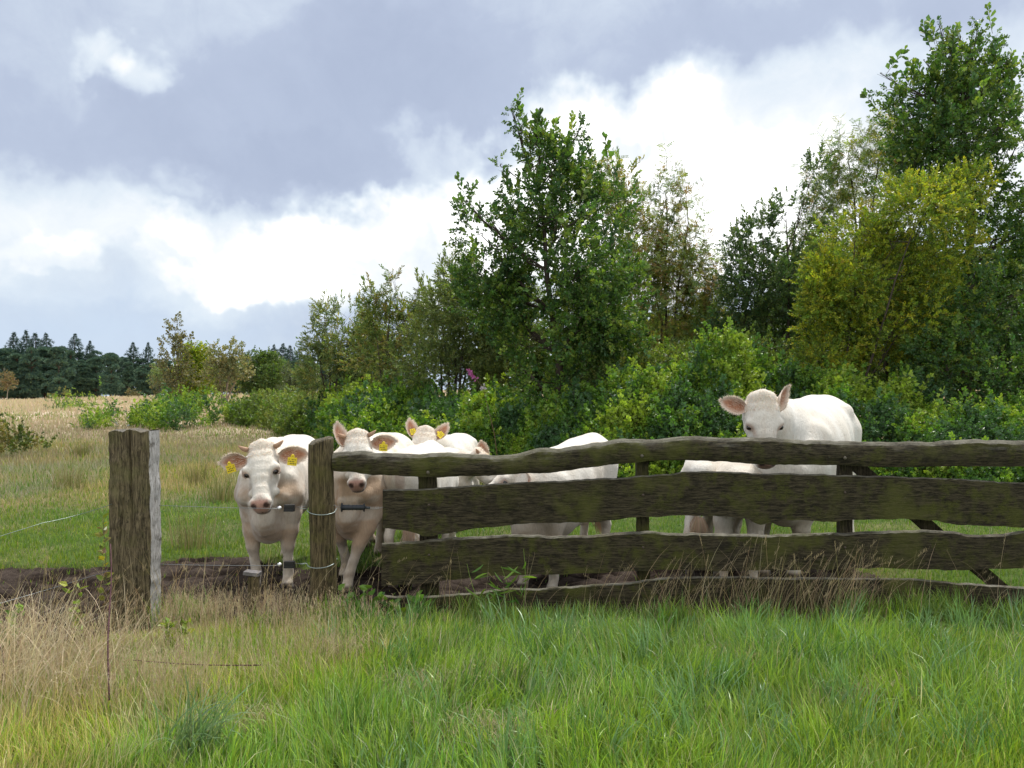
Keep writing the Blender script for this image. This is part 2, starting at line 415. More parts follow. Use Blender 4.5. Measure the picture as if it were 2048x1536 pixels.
def clumpy(rng, n, ys, xfun, clump=.05, frac=.7):
    pass
def scatter_view(rng, n, y0, y1, margin=1.25, pw=1.0):
    """roots spread so that their number per square metre falls with distance (pw=1: as 1/y)"""
    u = rng.random(n)
    if pw == 1.0: y = y0 * (y1 / y0) ** u
    elif pw == 2.0: y = 1 / (1 / y0 + u * (1 / y1 - 1 / y0))
    else: y = y0 + (y1 - y0) * u
    x = rng.uniform(-1.15, 1, n) * (y * 1024 / FPX * margin + .6)
    return x, y
FENCE_Y = 5.5
def build_grass():
    rng = np.random.default_rng(77)
    # --- near side: lush grass
    n = 290000
    y = 2.7 + (6.0 - 2.7) * rng.random(n) ** 1.0
    x = rng.uniform(-1, 1, n) * (y * .66 + .5)
    # pull to tufts
    gx, gy = np.floor(x / .06), np.floor(y / .06)
    hx = vnoise(gx * 7.3, gy * 3.1, 81); hy = vnoise(gx * 2.9, gy * 8.7, 82)
    x = x + ((gx + hx) * .06 - x) * .55; y = y + ((gy + hy) * .06 - y) * .55
    tf = tanfrac(x, y); dens = fbm(x * 2.2, y * 2.2, 83, 3)
    keep = rng.random(n) < np.clip(.25 + 1.5 * dens - .25 * tf, 0, 1)
    keep &= ~((mudmask(x, y) > .4) & (rng.random(n) > .06))
    x, y, tf = x[keep], y[keep], tf[keep]; n = len(x)
    isT = rng.random(n) < tf * .62 + .05
    tall = fbm(x * 1.4 + 5, y * 1.4, 84, 3)
    H = rng.gamma(9, 1 / 9., n) * (.118 + .13 * (tall - .5) + .045 * isT) * (.70 + .30 * sstep(-2.6, -1.2, x))
    H *= 1 - .50 * sstep(4.7, 5.2, y)
    H *= 1 - .45 * sstep(4.1, 4.6, y) * sstep(-1.5, -2.3, x)
    Wd = (.0028 + .0052 * rng.random(n) ** 2.0) * (1 - .5 * isT)
    lean = 2 * np.pi * fbm(x * 1.7, y * 1.7, 85, 2) * 2
    az = lean + rng.normal(0, .9, n)
    bend = np.abs(rng.normal(.55, .45, n)) + .1
    C = np.where(isT[:, None], pick(rng, TAN, n) * .95, pick(rng, GREEN, n, .22))
    hue = fbm(x * .9 + 2, y * .9, 86, 3)
    C = C * mixc(np.array([.94, .98, 1.15]), np.array([1.10, 1.04, .85]), sstep(.3, .7, hue)) * rng.uniform(.7, 1.35, (n, 1)) * 1.12
    C *= (.72 + .6 * fbm(x * 3, y * 3, 87, 2))[:, None]
    P = np.stack([x, y, gz(x, y) - .01], 1)
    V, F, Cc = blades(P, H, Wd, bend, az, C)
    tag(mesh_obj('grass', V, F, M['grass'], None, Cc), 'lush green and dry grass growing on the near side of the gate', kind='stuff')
    # --- pasture beyond
    n = 240000
    x, y = scatter_view(rng, n, 6.2, 24, 1.2, 1.0)
    tf = tanfrac(x, y); mm = mudmask(x, y)
    keep = rng.random(n) > mm * .985
    x, y, tf = x[keep], y[keep], tf[keep]; n = len(x)
    isT = rng.random(n) < tf * .8 + .05
    H = rng.gamma(8, 1 / 8., n) * (.05 + .06 * sstep(9, 18, y) + .07 * isT * sstep(9, 14, y))
    Wd = rng.uniform(.8, 1.5, n) * .00095 * y * (1 - .35 * isT)
    C = np.where(isT[:, None], pick(rng, TAN, n) * .88, pick(rng, GREEN, n, .2) * .85)
    hue = fbm(x * .5 + 2, y * .5, 96, 3)
    C = C * mixc(np.array([.85, .93, 1.1]), np.array([1.15, 1.05, .85]), sstep(.3, .7, hue))
    P = np.stack([x, y, gz(x, y) - .01], 1)
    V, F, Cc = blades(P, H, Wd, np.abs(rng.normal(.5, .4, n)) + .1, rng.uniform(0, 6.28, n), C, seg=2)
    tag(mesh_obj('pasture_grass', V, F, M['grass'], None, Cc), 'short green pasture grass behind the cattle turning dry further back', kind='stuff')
    # --- dry meadow grass
    n = 170000
    x, y = scatter_view(rng, n, 17, 150, 1.15, 1.0)
    tf = .30 + .6 * sstep(.32, .6, fbm(x * .12 + 3, y * .12, 97, 4))
    tf = np.clip(tf + .4 * sstep(45, 80, y), 0, 1)
    isT = rng.random(n) < tf
    H = rng.gamma(8, 1 / 8., n) * (.13 + .08 * isT) * (.8 + .7 * sstep(25, 60, y))
    Wd = rng.uniform(.7, 1.3, n) * .0011 * y
    pal = np.array([[.47, .38, .27], [.52, .43, .31], [.43, .36, .24], [.44, .41, .23]])
    C = np.where(isT[:, None], pick(rng, pal, n, .08) * (.84 + .34 * sstep(30, 70, y))[:, None], pick(rng, GREEN, n, .2) * .8)
    C *= (.85 + .3 * fbm(x * .3, y * .15, 98, 3))[:, None]
    P = np.stack([x, y, gz(x, y) - .03], 1)
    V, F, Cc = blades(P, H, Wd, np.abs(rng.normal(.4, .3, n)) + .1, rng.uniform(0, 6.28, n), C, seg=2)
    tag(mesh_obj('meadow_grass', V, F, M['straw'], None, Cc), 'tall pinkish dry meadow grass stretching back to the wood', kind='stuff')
    # --- fine flowering panicles (dry haze) left of the gate and in the meadow
    def panicles(name, x, y, Hh, rad, nb, label, tint, wst, kinds):
        n = len(x); G = []
        P = np.stack([x, y, gz(x, y)], 1)
        az = rng.uniform(0, 6.28, n); bend = np.abs(rng.normal(.3, .22, n)) + .05
        C = pick(rng, kinds, n, .15) * tint
        V, F, Cc = blades(P, Hh, np.full(n, wst) if np.ndim(wst) == 0 else wst, bend, az, C, seg=3)
        # branchlets from the upper 35 %
        rep = np.repeat(np.arange(n), nb)
        t = rng.uniform(.62, 1.0, n * nb)
        b = bend[rep]; h = Hh[rep]
        cx = h * (1 - np.cos(b * t)) / b; cz = h * np.sin(b * t) / b
        R0 = P[rep] + np.stack([np.cos(az[rep]) * cx, np.sin(az[rep]) * cx, cz], 1)
        ln = rad * rng.uniform(.4, 1.1, n * nb) * (1.25 - t) * 2.2 * (h / .5)
        V2, F2, C2 = blades(R0, ln, (wst if np.ndim(wst) == 0 else wst[rep]) * 1.3, rng.uniform(.5, 1.5, n * nb), rng.uniform(0, 6.28, n * nb), C[rep] * 1.05, seg=2)
        V3 = np.concatenate([V, V2]); off = len(V)
        g = Geo(); g.add(V, F, Cc); g.add(V2, F2, C2)
        return tag(g.build(name, M['straw']), label, kind='stuff')
    n = 6500
    lu = rng.normal(300, 330, n); y = rng.uniform(3.6, 5.9, n); lu = np.where(rng.random(n) < .25, rng.uniform(300, 900, n), lu)
    k = (lu > -250) & (rng.random(n) < np.clip(1.3 - sstep(500, 980, lu), 0, 1)) & ~((lu < 330) & (y > 4.7) & (rng.random(n) < .93))
    lu, y = lu[k], y[k]
    x = (lu - 1024) / FPX * y
    keep = tanfrac(x, y) + rng.random(len(x)) * .5 > .55
    x, y = x[keep], y[keep]
    panicles('dry_grass', x, y, rng.uniform(.16, .36, len(x)) * (1 - .35 * sstep(4.7, 5.4, y)), .05, 11, 'feathery dry bent grass at the foot of the squared post', np.array([1.0, 1, 1]), .0017, np.array([[.50, .40, .27], [.44, .34, .24], [.54, .47, .31]]))
    # --- tall dead stalks along the gate
    n = 620
    lu = np.concatenate([rng.normal(1460, 130, 190), rng.normal(1690, 60, 100), rng.normal(480, 170, 150), rng.uniform(700, 2200, 110), rng.normal(120, 110, 150)])
    n = len(lu); y = rng.uniform(5.05, 5.40, n); y = np.where(lu < 600, rng.uniform(4.6, 5.6, n), y)
    x = (lu - 1024) / FPX * y
    H = rng.uniform(.28, .62, n)
    bend = np.abs(rng.normal(.7, .45, n)) + .1
    az = np.where(rng.random(n) < .62, rng.normal(0.05, .35, n), rng.uniform(0, 6.28, n))
    az = np.where(np.sin(az) > .45, -az, az)
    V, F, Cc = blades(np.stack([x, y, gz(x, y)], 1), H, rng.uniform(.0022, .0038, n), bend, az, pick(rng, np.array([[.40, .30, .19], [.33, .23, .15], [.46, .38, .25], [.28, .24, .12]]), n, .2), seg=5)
    g = Geo(); g.add(V, F, Cc)
    # seed heads on part of them
    nh = 220; idx = rng.choice(n, nh, replace=False)
    b = bend[idx]; h = H[idx]
    tipx = h * (1 - np.cos(b)) / b; tipz = h * np.sin(b) / b
    tip = np.stack([x[idx] + np.cos(az[idx]) * tipx, y[idx] + np.sin(az[idx]) * tipx, gz(x[idx], y[idx]) + tipz], 1)
    for q in range(7):
        V, F, Cc = blades(tip - np.stack([np.cos(az[idx]) * np.sin(b), np.sin(az[idx]) * np.sin(b), np.cos(b)], 1) * .010 * q, rng.uniform(.012, .03, nh), np.full(nh, .0035), rng.uniform(.4, 1.4, nh), rng.uniform(0, 6.28, nh), np.tile(np.array([[.40, .32, .2]]), (nh, 1)), seg=2)
        g.add(V, F, Cc)
    tag(g.build('dead_stalks', M['straw']), 'long bent straw stalks leaning along the bottom gate rail', kind='stuff')
    # --- long bent straw lying over on the left
    n = 1700
    lu = rng.uniform(-160, 330, n); y = rng.uniform(3.5, 4.75, n); k = rng.random(n) < sstep(330, 60, lu + (fbm(lu / 60., y * 2, 88, 3) - .5) * 260) * sstep(3.4, 3.9, y); lu, y = lu[k], y[k]; n = len(y)
    x = (lu - 1024) / FPX * y; g = Geo()
    V, F, Cc = blades(np.stack([x, y, gz(x, y)], 1), rng.uniform(.25, .55, n), rng.uniform(.0022, .0045, n), rng.uniform(.6, 1.9, n), np.where(rng.random(n) < .6, rng.normal(-.5, .5, n), rng.uniform(0, 6.28, n)), pick(rng, np.array([[.66, .57, .39], [.58, .48, .33], [.72, .64, .46]]), n, .15), seg=5)
    g.add(V, F, Cc)
    # matted thatch patches in the green
    n = 3000; cu = np.array([980, 540, 1010, 1480, 1740, 700, 860]); cy = np.array([3.48, 3.55, 4.2, 4.4, 3.9, 4.6, 4.0]); ci = rng.integers(0, 7, n)
    y = cy[ci] + rng.normal(0, .09, n); x = (cu[ci] - 1024) / FPX * cy[ci] + rng.normal(0, .13, n)
    V, F, Cc = blades(np.stack([x, y, gz(x, y) + .02], 1), rng.uniform(.06, .17, n), rng.uniform(.003, .006, n), rng.uniform(.8, 2.0, n), rng.uniform(0, 6.28, n), pick(rng, np.array([[.50, .43, .29], [.42, .34, .22], [.36, .34, .16]]), n, .2), seg=3)
    g.add(V, F, Cc)
    tag(g.build('bent_straw', M['straw']), 'long bleached straw bent over at the left edge of the grass', kind='stuff')
    # --- taller green tufts at the gate foot and in the grass
    n = 6500
    cen = np.concatenate([rng.uniform(780, 2200, 26), rng.uniform(330, 700, 6), [1010, 1060, 880, 820, 1900, 1960, 2030]])
    ci = rng.integers(0, len(cen), n)
    cyv = rng.uniform(5.02, 5.36, len(cen))
    y = cyv[ci] + rng.normal(0, .04, n); x = (cen[ci] - 1024) / FPX * cyv[ci] + rng.normal(0, .085, n)
    V, F, Cc = blades(np.stack([x, y, gz(x, y)], 1), rng.uniform(.12, .26, n) * (.6 + .6 * rng.random(len(cen)) ** 2)[ci], rng.uniform(.004, .0075, n), np.abs(rng.normal(.7, .45, n)) + .1, rng.uniform(0, 6.28, n), pick(rng, GREEN * .9, n, .2), seg=4)
    g = Geo(); g.add(V, F, Cc)
    # loose clumps of broader blades, bluish and yellowish, through the near grass
    nc = 210; cyy = rng.uniform(3.1, 5.1, nc); cxx = rng.uniform(-.35, 1.15, nc) * cyy * .62; hcol = rng.random(nc); n = 9000; ci = rng.integers(0, nc, n)
    y = cyy[ci] + rng.normal(0, .05, n); x = cxx[ci] + rng.normal(0, .055, n)
    col = np.where((hcol[ci] < .45)[:, None], np.array([[.17, .30, .12]]), np.where((hcol[ci] < .8)[:, None], np.array([[.25, .38, .05]]), np.array([[.10, .21, .04]]))) * rng.uniform(.75, 1.25, (n, 1))
    V, F, Cc = blades(np.stack([x, y, gz(x, y)], 1), rng.uniform(.12, .27, n) * (.75 + .5 * rng.random(nc))[ci], rng.uniform(.005, .010, n), np.abs(rng.normal(.8, .5, n)) + .1, rng.uniform(0, 6.28, n) * .5 + (hcol * 20)[ci], col, seg=4)
    g.add(V, F, Cc)
    # reedy tussock at the front left, coarse pale blades
    n = 90; P = W(370, 1560, 3.25)
    x = P[0] + rng.normal(0, .05, n); y = 3.3 + rng.normal(0, .05, n)
    V, F, Cc = blades(np.stack([x, y, gz(x, y)], 1), rng.uniform(.22, .40, n), rng.uniform(.007, .011, n), np.abs(rng.normal(1.1, .5, n)) + .1, rng.normal(-.1, 1.2, n), pick(rng, np.array([[.15, .24, .11], [.18, .27, .13]]), n, .15), seg=6)
    g.add(V, F, Cc)
    tag(g.build('tall_grass_tufts', M['grass']), 'taller green grass tufts at the foot of the gate', kind='stuff')
    # reddish sorrel spikes & low clover tone
build_ground(); build_grass()
# ------------------------------------------------------------------ foliage kit
def leaf_shape(kind):
    """unit leaf along +Y lying in XY (length 1), folded a little; returns V, quads"""
    w = dict(reed=.045, oak=.36, oval=.30, willow=.17, bramble=.34, rowan=.2, round=.42)[kind]
    V = np.array([[0, 0, 0], [-w * .8, .32, .07], [-w, .68, .05], [0, 1, -.05], [w, .68, .05], [w * .8, .32, .07]])
    if kind in ('bramble', 'oval'): V[1][1] = .28; V[1][0] = -w; V[5][0] = w; V[5][1] = .28; V[2][0] = -w * .7; V[4][0] = w * .7
    if kind == 'oak':   # narrower base, lobed tip
        V[1][0] = -w * .55; V[5][0] = w * .55; V[2][1] = .75; V[4][1] = .62
    return V, np.array([[0, 1, 2, 3], [0, 3, 4, 5]])
def rotm(axis_from_z, roll):
    """(n,3) directions, (n,) roll -> (n,3,3) taking +Z onto the direction"""
    d = axis_from_z / (np.linalg.norm(axis_from_z, axis=1)[:, None] + 1e-9)
    ref = np.where(np.abs(d[:, 2:3]) < .95, np.array([[0, 0, 1.0]]), np.array([[1.0, 0, 0]]))
    a = np.cross(ref, d); a /= np.linalg.norm(a, axis=1)[:, None]; b = np.cross(d, a)
    c, s = np.cos(roll)[:, None], np.sin(roll)[:, None]
    return np.stack([a * c + b * s, -a * s + b * c, d], 2)
def twig(rng, kind='oak', L=.3, n=12, leaf=.09, spread=55, stem=.0025, first=.15, tipcluster=False):
    """one leafy twig along +Z: vertices, quads, leaf value per vertex (-1 = stem)"""
    lv, lq = leaf_shape(kind); V = []; Q = []; A = []; k = 0
    crook = rng.normal(0, .12, 2) * L
    def at(t): return np.array([crook[0] * t * t, crook[1] * t * t, L * t])
    if kind == 'rowan':   # feather leaves: rachis with leaflets
        for i in range(n):
            t = first + (1 - first) * i / max(1, n - 1); az = i * 2.4 + rng.normal(0, .3)
            el = math.radians(rng.normal(spread, 12)); d = np.array([math.sin(el) * math.cos(az), math.sin(el) * math.sin(az), math.cos(el)])
            side = np.cross(d, [0, 0, 1]); side /= np.linalg.norm(side) + 1e-9
            val = rng.random()
            for q in range(5):
                for s in (-1, 1):
                    dd = d * .45 + side * s; dd /= np.linalg.norm(dd)
                    p = at(t) + d * leaf * (.5 + .45 * q)
                    R = rotm(dd[None], np.array([rng.uniform(-.5, .5)]))[0]; R = R[:, [0, 2, 1]]
                    V.append((lv * leaf * .9) @ R.T + p); Q.append(lq + k); k += 6; A += [val] * 6
    else:
        for i in range(n):
            t = first + (1 - first) * (i / max(1, n - 1)) ** (.75 if tipcluster else 1)
            az = i * 2.4 + rng.normal(0, .4); el = math.radians(np.clip(rng.normal(spread - 25 * t, 16), 5, 110))
            d = np.array([math.sin(el) * math.cos(az), math.sin(el) * math.sin(az), math.cos(el)])
            R = rotm(d[None], np.array([rng.uniform(0, 6.28)]))[0]; R = R[:, [0, 2, 1]]
            s = leaf * rng.uniform(.65, 1.15) * (1 - .25 * t * (rng.random() > .5))
            nv = [1]
            if kind == 'bramble': nv = [(0, 1.0), (.9, .85), (-.9, .85)]
            else: nv = [(0, 1.0)]
            val = rng.random()
            for ang, f in nv:
                c_, s_ = math.cos(ang), math.sin(ang); q = lv @ np.array([[c_, -s_, 0], [s_, c_, 0], [0, 0, 1]]).T
                q = q * s * f; q[:, 2] -= .15 * q[:, 1] ** 2 / max(s, 1e-6)
                V.append(q @ R.T + at(t) + d * .1 * leaf); Q.append(lq + k); k += 6; A += [val] * 6
    g = Geo(); g.tube([at(0), at(.5), at(1)], [stem, stem * .8, stem * .4], 3, caps=False)
    V.append(g.V[0]); Q.append(g.F4[0] + k); A += [-1] * len(g.V[0])
    return np.concatenate(V), np.concatenate(Q), np.array(A)
def place(templates, P, D, S, rng, colfun):
    """instances of twig templates as plain geometry"""
    n = len(P); ti = rng.integers(0, len(templates), n); Vs = []; Fs = []; Cs = []; off = 0
    for k, (tv, tq, ta) in enumerate(templates):
        ix = np.nonzero(ti == k)[0]
        if not len(ix): continue
        R = rotm(D[ix], rng.uniform(0, 6.28, len(ix)))
        V = np.einsum('nij,vj->nvi', R, tv) * S[ix][:, None, None] + P[ix][:, None, :]
        C = colfun(ix, ta)
        F = tq[None] + (np.arange(len(ix)) * len(tv))[:, None, None] + off
        Vs.append(V.reshape(-1, 3)); Fs.append(F.reshape(-1, 4)); Cs.append(C.reshape(-1, 3)); off += len(ix) * len(tv)
    return np.concatenate(Vs), np.concatenate(Fs), np.concatenate(Cs)
def leaf_colours(rng, n, pal, clump=None, jit=.16, stemc=(.09, .065, .045), val_amp=.35):
    """returns colfun(ix, ta); pal (k,3); each twig takes a palette blend, each leaf varies"""
    base = pal[rng.choice(len(pal), n, p=clump if clump is not None else None)] * rng.uniform(1 - jit, 1 + jit, (n, 1))
    def f(ix, ta):
        b = base[ix][:, None, :]
        v = (1 - val_amp + 2 * val_amp * np.mod(ta[None, :] * 7.31 + ix[:, None] * .618, 1.0))[..., None]
        c = b * v
        hue = np.mod(ta[None, :] * 3.7 + ix[:, None] * .377, 1.0)[..., None]
        c = c * (1 + (hue - .5) * np.array([.5, .1, -.2]))
        return np.where((ta < 0)[None, :, None], np.array(stemc), c)
    return f

def grow(name, label, base, lobes, temps, pal, dens=1.0, twig_px=26, trunk_r=.07, trunk_top=None, Y=None, group=None, cat='tree', shoots=6, seed=1,
         bark=(.07, .055, .042), pal_p=None, multi=1, surf=.55, mat=None, limb_r=.45, shoot_temps=None, val_amp=.35, shoot_len=1.7, clump=.37):
    """lobes: (u, v, ru, rv[, dy]) in picture pixels at distance Y, made into real 3-D masses of foliage round the trunk"""
    rng = np.random.default_rng(seed)
    bx = (base - 1024) / FPX * Y; bz = float(gz(bx, Y)); root_p = np.array([bx, Y, bz])
    root = empty(name, root_p); tag(root, label, cat, group)
    L3 = []
    for lb in lobes:
        u, v, ru, rv = lb[:4]; dy = lb[4] if len(lb) > 4 else rng.normal(0, .35) * ru / FPX * Y
        c = W(u, v, Y + 0.0); c = np.array([c[0], Y + dy, c[2]])
        r = np.array([ru, ru * .95, rv]) / FPX * Y
        L3.append((c, r, ru * rv))
    g = Geo()
    top = np.array(L3[int(np.argmax([c[2] + r[2] for c, r, _ in L3]))][0]) if trunk_top is None else W(trunk_top[0], trunk_top[1], Y)
    trunks = []
    for m_ in range(multi):
        tp = top if multi == 1 else L3[m_ % len(L3)][0]
        b0 = root_p + np.array([rng.normal(0, .12), rng.normal(0, .12), -.1]) * (multi > 1) + np.array([0, 0, -.05])
        ts = np.linspace(0, 1, 9)
        wob = np.cumsum(rng.normal(0, .035, (9, 2)), axis=0) * np.linalg.norm(tp - b0) * .35
        wob -= ts[:, None] * wob[-1]
        pts = b0 + (tp - b0) * ts[:, None]; pts[:, :2] += wob
        if multi > 1: pts[:, 0] += 0
        r = trunk_r * (1 - .86 * ts) * (1 + .5 * np.exp(-ts * 14))
        g.tube(pts, r, 8, col=bark); trunks.append(pts)
    P = []; D = []; S = []
    tw = twig_px / FPX * Y
    for c, r, area in L3:
        # limb from the nearest trunk to the mass, rising outward
        tk = trunks[rng.integers(0, len(trunks))]
        hz = c[2] - .55 * np.linalg.norm((c - tk[0])[:2]) - .25 * r[2]
        k = int(np.argmin(np.abs(tk[:, 2] - hz))); k = min(max(k, 2), 7)
        a = tk[k]; mid = (a + c) / 2 + np.array([0, 0, -.08 * np.linalg.norm(c - a)])
        br = trunk_r * (1 - .86 * k / 8) * limb_r + .006
        tt = np.linspace(0, 1, 6)[:, None]
        limb = (1 - tt) ** 2 * a + 2 * tt * (1 - tt) * mid + tt ** 2 * (c + np.array([0, 0, .3 * r[2]]))
        limb[1:-1] += rng.normal(0, .03, (4, 3)) * np.linalg.norm(c - a) * .5
        g.tube(limb, np.linspace(br, br * .25, 6), 6, col=bark, caps=False)
        # secondary branches
        for q in range(7):
            d = rng.normal(0, 1, 3); d[2] = abs(d[2]) * .8 - .1; d /= np.linalg.norm(d)
            s = limb[rng.integers(2, 6)]; e = c + d * r * rng.uniform(.6, .95)
            m2 = (s + e) / 2 + rng.normal(0, .06, 3) * np.linalg.norm(r)
            g.tube([s, m2, e], [br * .42, br * .26, br * .1], 4, col=bark, caps=False)
        n = int(dens * area / twig_px ** 2 * 46 * (.8 if area < 320 else 1)) + (3 if area < 320 else 0)
        d = rng.normal(0, 1, (n, 3)); d /= np.linalg.norm(d, axis=1)[:, None]
        rad = rng.random(n) ** (surf * .6) ; rad = rad * (1 + rng.normal(0, .1, n))
        p = c + d * r * rad[:, None]
        nn = fbm(p[:, 0] / (tw * 2.2) + 31, p[:, 2] / (tw * 2.2) + p[:, 1] / (tw * 2.5), 120 + seed % 50, 2)
        k2 = nn > clump; p = p[k2]; d = d[k2]
        P.append(p); D.append(d * np.array([1, 1, .8]) + np.array([0, 0, .28]) + rng.normal(0, .5, p.shape)); S.append(rng.uniform(.7, 1.15, len(p)) * (.72 if area < 320 else 1))
        ns = rng.poisson(shoots * min(1.0, area / 1800.0))
        if ns:
            d = rng.normal(0, 1, (ns, 3)); d[:, 2] = np.abs(d[:, 2]) + .5; d /= np.linalg.norm(d, axis=1)[:, None]
            P.append(c + d * r * .95); D.append(d + np.array([0, 0, 1.2])); S.append(rng.uniform(1.1, shoot_len, ns))
    P = np.concatenate(P); D = np.concatenate(D); S = np.concatenate(S) * tw
    # keep foliage above the soil
    k = P[:, 2] > gz(P[:, 0], P[:, 1]) + .05; P, D, S = P[k], D[k], S[k]
    cf = leaf_colours(rng, len(P), np.asarray(pal, float), pal_p, val_amp=val_amp)
    V, F, C = place(temps, P - root_p, D, S, rng, cf)
    tV = np.concatenate(g.V) - root_p
    mesh_obj('trunk', tV, [np.concatenate(g.F4)] + ([np.concatenate(g.F3)] if g.F3 else []), M['bark'], root, np.concatenate(g.C))
    mesh_obj('crown', V, F, mat or M['leaf'], root, C, smooth=False)
    return root

def T(kind, n=6, seed=3, **k):
    rng = np.random.default_rng(seed); return [twig(rng, kind, L=1.0, **k) for _ in range(n)]
# templates are unit length (scaled by the twig size)
T_OAK = T('oak', n=6, seed=3); T_OAK = [twig(np.random.default_rng(30 + i), 'oak', 1.0, 17, .29, 60, .012, .1, True) for i in range(7)]
T_OVAL = [twig(np.random.default_rng(40 + i), 'oval', 1.0, 17, .24, 55, .01, .1) for i in range(6)]
T_WIL = [twig(np.random.default_rng(50 + i), 'willow', 1.0, 18, .30, 45, .012, .05) for i in range(6)]
T_ROW = [twig(np.random.default_rng(60 + i), 'rowan', 1.0, 6, .15, 60, .012, .2) for i in range(6)]
T_BRA = [twig(np.random.default_rng(70 + i), 'bramble', 1.0, 9, .21, 65, .010, .12) for i in range(6)]
T_FAR = [twig(np.random.default_rng(80 + i), 'round', 1.0, 9, .42, 65, .012, .05) for i in range(5)]

OAKP = [(.075, .150, .034), (.10, .185, .036), (.062, .130, .045), (.16, .25, .045), (.23, .31, .06)]
YELP = [(.34, .38, .035), (.28, .34, .035), (.19, .28, .035), (.40, .38, .04), (.13, .19, .03)]
MIDP = [(.11, .165, .04), (.145, .20, .045), (.085, .14, .038), (.19, .22, .055)]
ROWP = [(.26, .31, .08), (.20, .27, .065), (.32, .31, .08), (.32, .22, .08), (.17, .26, .07)]
WILP = [(.17, .24, .09), (.21, .27, .095), (.24, .29, .085), (.14, .20, .08), (.28, .28, .095)]
BRAP = [(.06, .13, .03), (.10, .19, .03), (.16, .25, .035), (.05, .105, .05), (.22, .29, .045)]

# --- the two oaks
grow('oak_tree', 'dark green young oak with a tall wispy top in mid picture', 1130,
     [(1085, 330, 34, 50), (1052, 280, 12, 34), (1084, 300, 16, 36), (1145, 300, 16, 30), (1130, 400, 76, 58), (1210, 430, 62, 55), (1050, 420, 50, 50), (1090, 500, 95, 70), (1215, 520, 72, 66),
      (965, 490, 46, 42), (1000, 540, 62, 48), (945, 545, 30, 30), (1010, 610, 85, 48), (1110, 610, 95, 72), (1225, 620, 68, 62), (1160, 690, 105, 60), (1060, 680, 75, 40), (1230, 700, 60, 50), (1130, 765, 95, 52), (985, 600, 60, 45), (960, 560, 40, 40), (1130, 360, 45, 36), (1032, 240, 7, 28), (1022, 222, 5, 14), (1075, 262, 8, 26), (1162, 262, 8, 26), (1125, 300, 9, 26), (1000, 340, 7, 26), (1005, 400, 10, 30), (928, 410, 7, 24), (975, 440, 7, 22), (1215, 345, 9, 24),
      (935, 420, 14, 30), (1110, 470, 80, 60, -.7), (1150, 570, 90, 60, -.8), (1160, 650, 90, 60, -.8)],
     T_OAK, OAKP, dens=.92, twig_px=27, trunk_r=.10, trunk_top=(1080, 300), Y=16.0, shoots=6, shoot_len=2.1, clump=.40, seed=11, pal_p=[.28, .28, .16, .2, .08])
grow('oak_tree', 'tallest tree, an oak rising above the others at the right edge of the picture', 1935,
     [(1888, 132, 40, 52), (1962, 138, 46, 52), (1920, 200, 80, 55), (1835, 190, 36, 30), (1790, 180, 22, 16), (2010, 190, 30, 40), (1900, 280, 95, 55), (1990, 260, 50, 45), (1830, 300, 50, 40), (1820, 360, 55, 40),
      (2030, 310, 45, 50), (1960, 380, 80, 55), (2060, 420, 60, 60), (1990, 500, 85, 70), (2080, 560, 70, 80), (1960, 600, 90, 70), (1860, 235, 60, 40), (1800, 225, 35, 22), (1890, 340, 90, 50), (2040, 240, 30, 40), (1960, 170, 70, 45), (1880, 150, 50, 40), (1760, 150, 14, 7), (1880, 62, 6, 26), (1955, 58, 6, 28), (1920, 80, 7, 22), (1988, 85, 7, 22), (2022, 125, 8, 24), (1848, 125, 7, 20), (2035, 215, 14, 14), (2020, 690, 90, 70), (1900, 700, 70, 60), (1980, 790, 95, 60), (2120, 700, 70, 90)],
     T_OAK, OAKP, dens=.85, twig_px=27, trunk_r=.13, trunk_top=(1935, 110), Y=15.5, shoots=6, shoot_len=2.1, clump=.40, seed=12, pal_p=[.24, .28, .12, .24, .12])
# --- yellow green shrub tree in front on the right
grow('buckthorn_tree', 'yellow green small leaved bushy tree with a slender dark stem, left of the tallest oak', 1690,
     [(1880, 390, 70, 45), (1800, 430, 75, 50), (1720, 470, 70, 50), (1700, 560, 80, 65), (1790, 540, 90, 70), (1880, 500, 80, 75), (1650, 640, 45, 50), (1720, 670, 70, 60), (1810, 650, 90, 70), (1890, 620, 75, 70),
      (1780, 740, 80, 45), (1640, 720, 50, 40), (1870, 720, 60, 50), (1660, 560, 50, 55), (1760, 480, 60, 45), (1830, 400, 60, 40), (1930, 380, 60, 40), (1640, 600, 40, 45)],
     T_OVAL, YELP, dens=1.5, twig_px=24, trunk_r=.038, trunk_top=(1800, 470), Y=14.2, shoots=5, seed=13, multi=4, pal_p=[.26, .26, .22, .12, .14])
grow('oak_bush', 'dark shaded bush filling the lower right corner of the thicket', 1920,
     [(1940, 650, 80, 60), (2010, 620, 80, 80), (1870, 720, 70, 50), (1960, 760, 110, 70), (2080, 740, 90, 90), (1830, 790, 90, 45), (2030, 830, 90, 50)],
     T_OAK, OAKP, dens=.9, twig_px=25, trunk_r=.05, Y=13.6, shoots=3, seed=14, multi=3, cat='bush', pal_p=[.36, .25, .25, .1, .04])
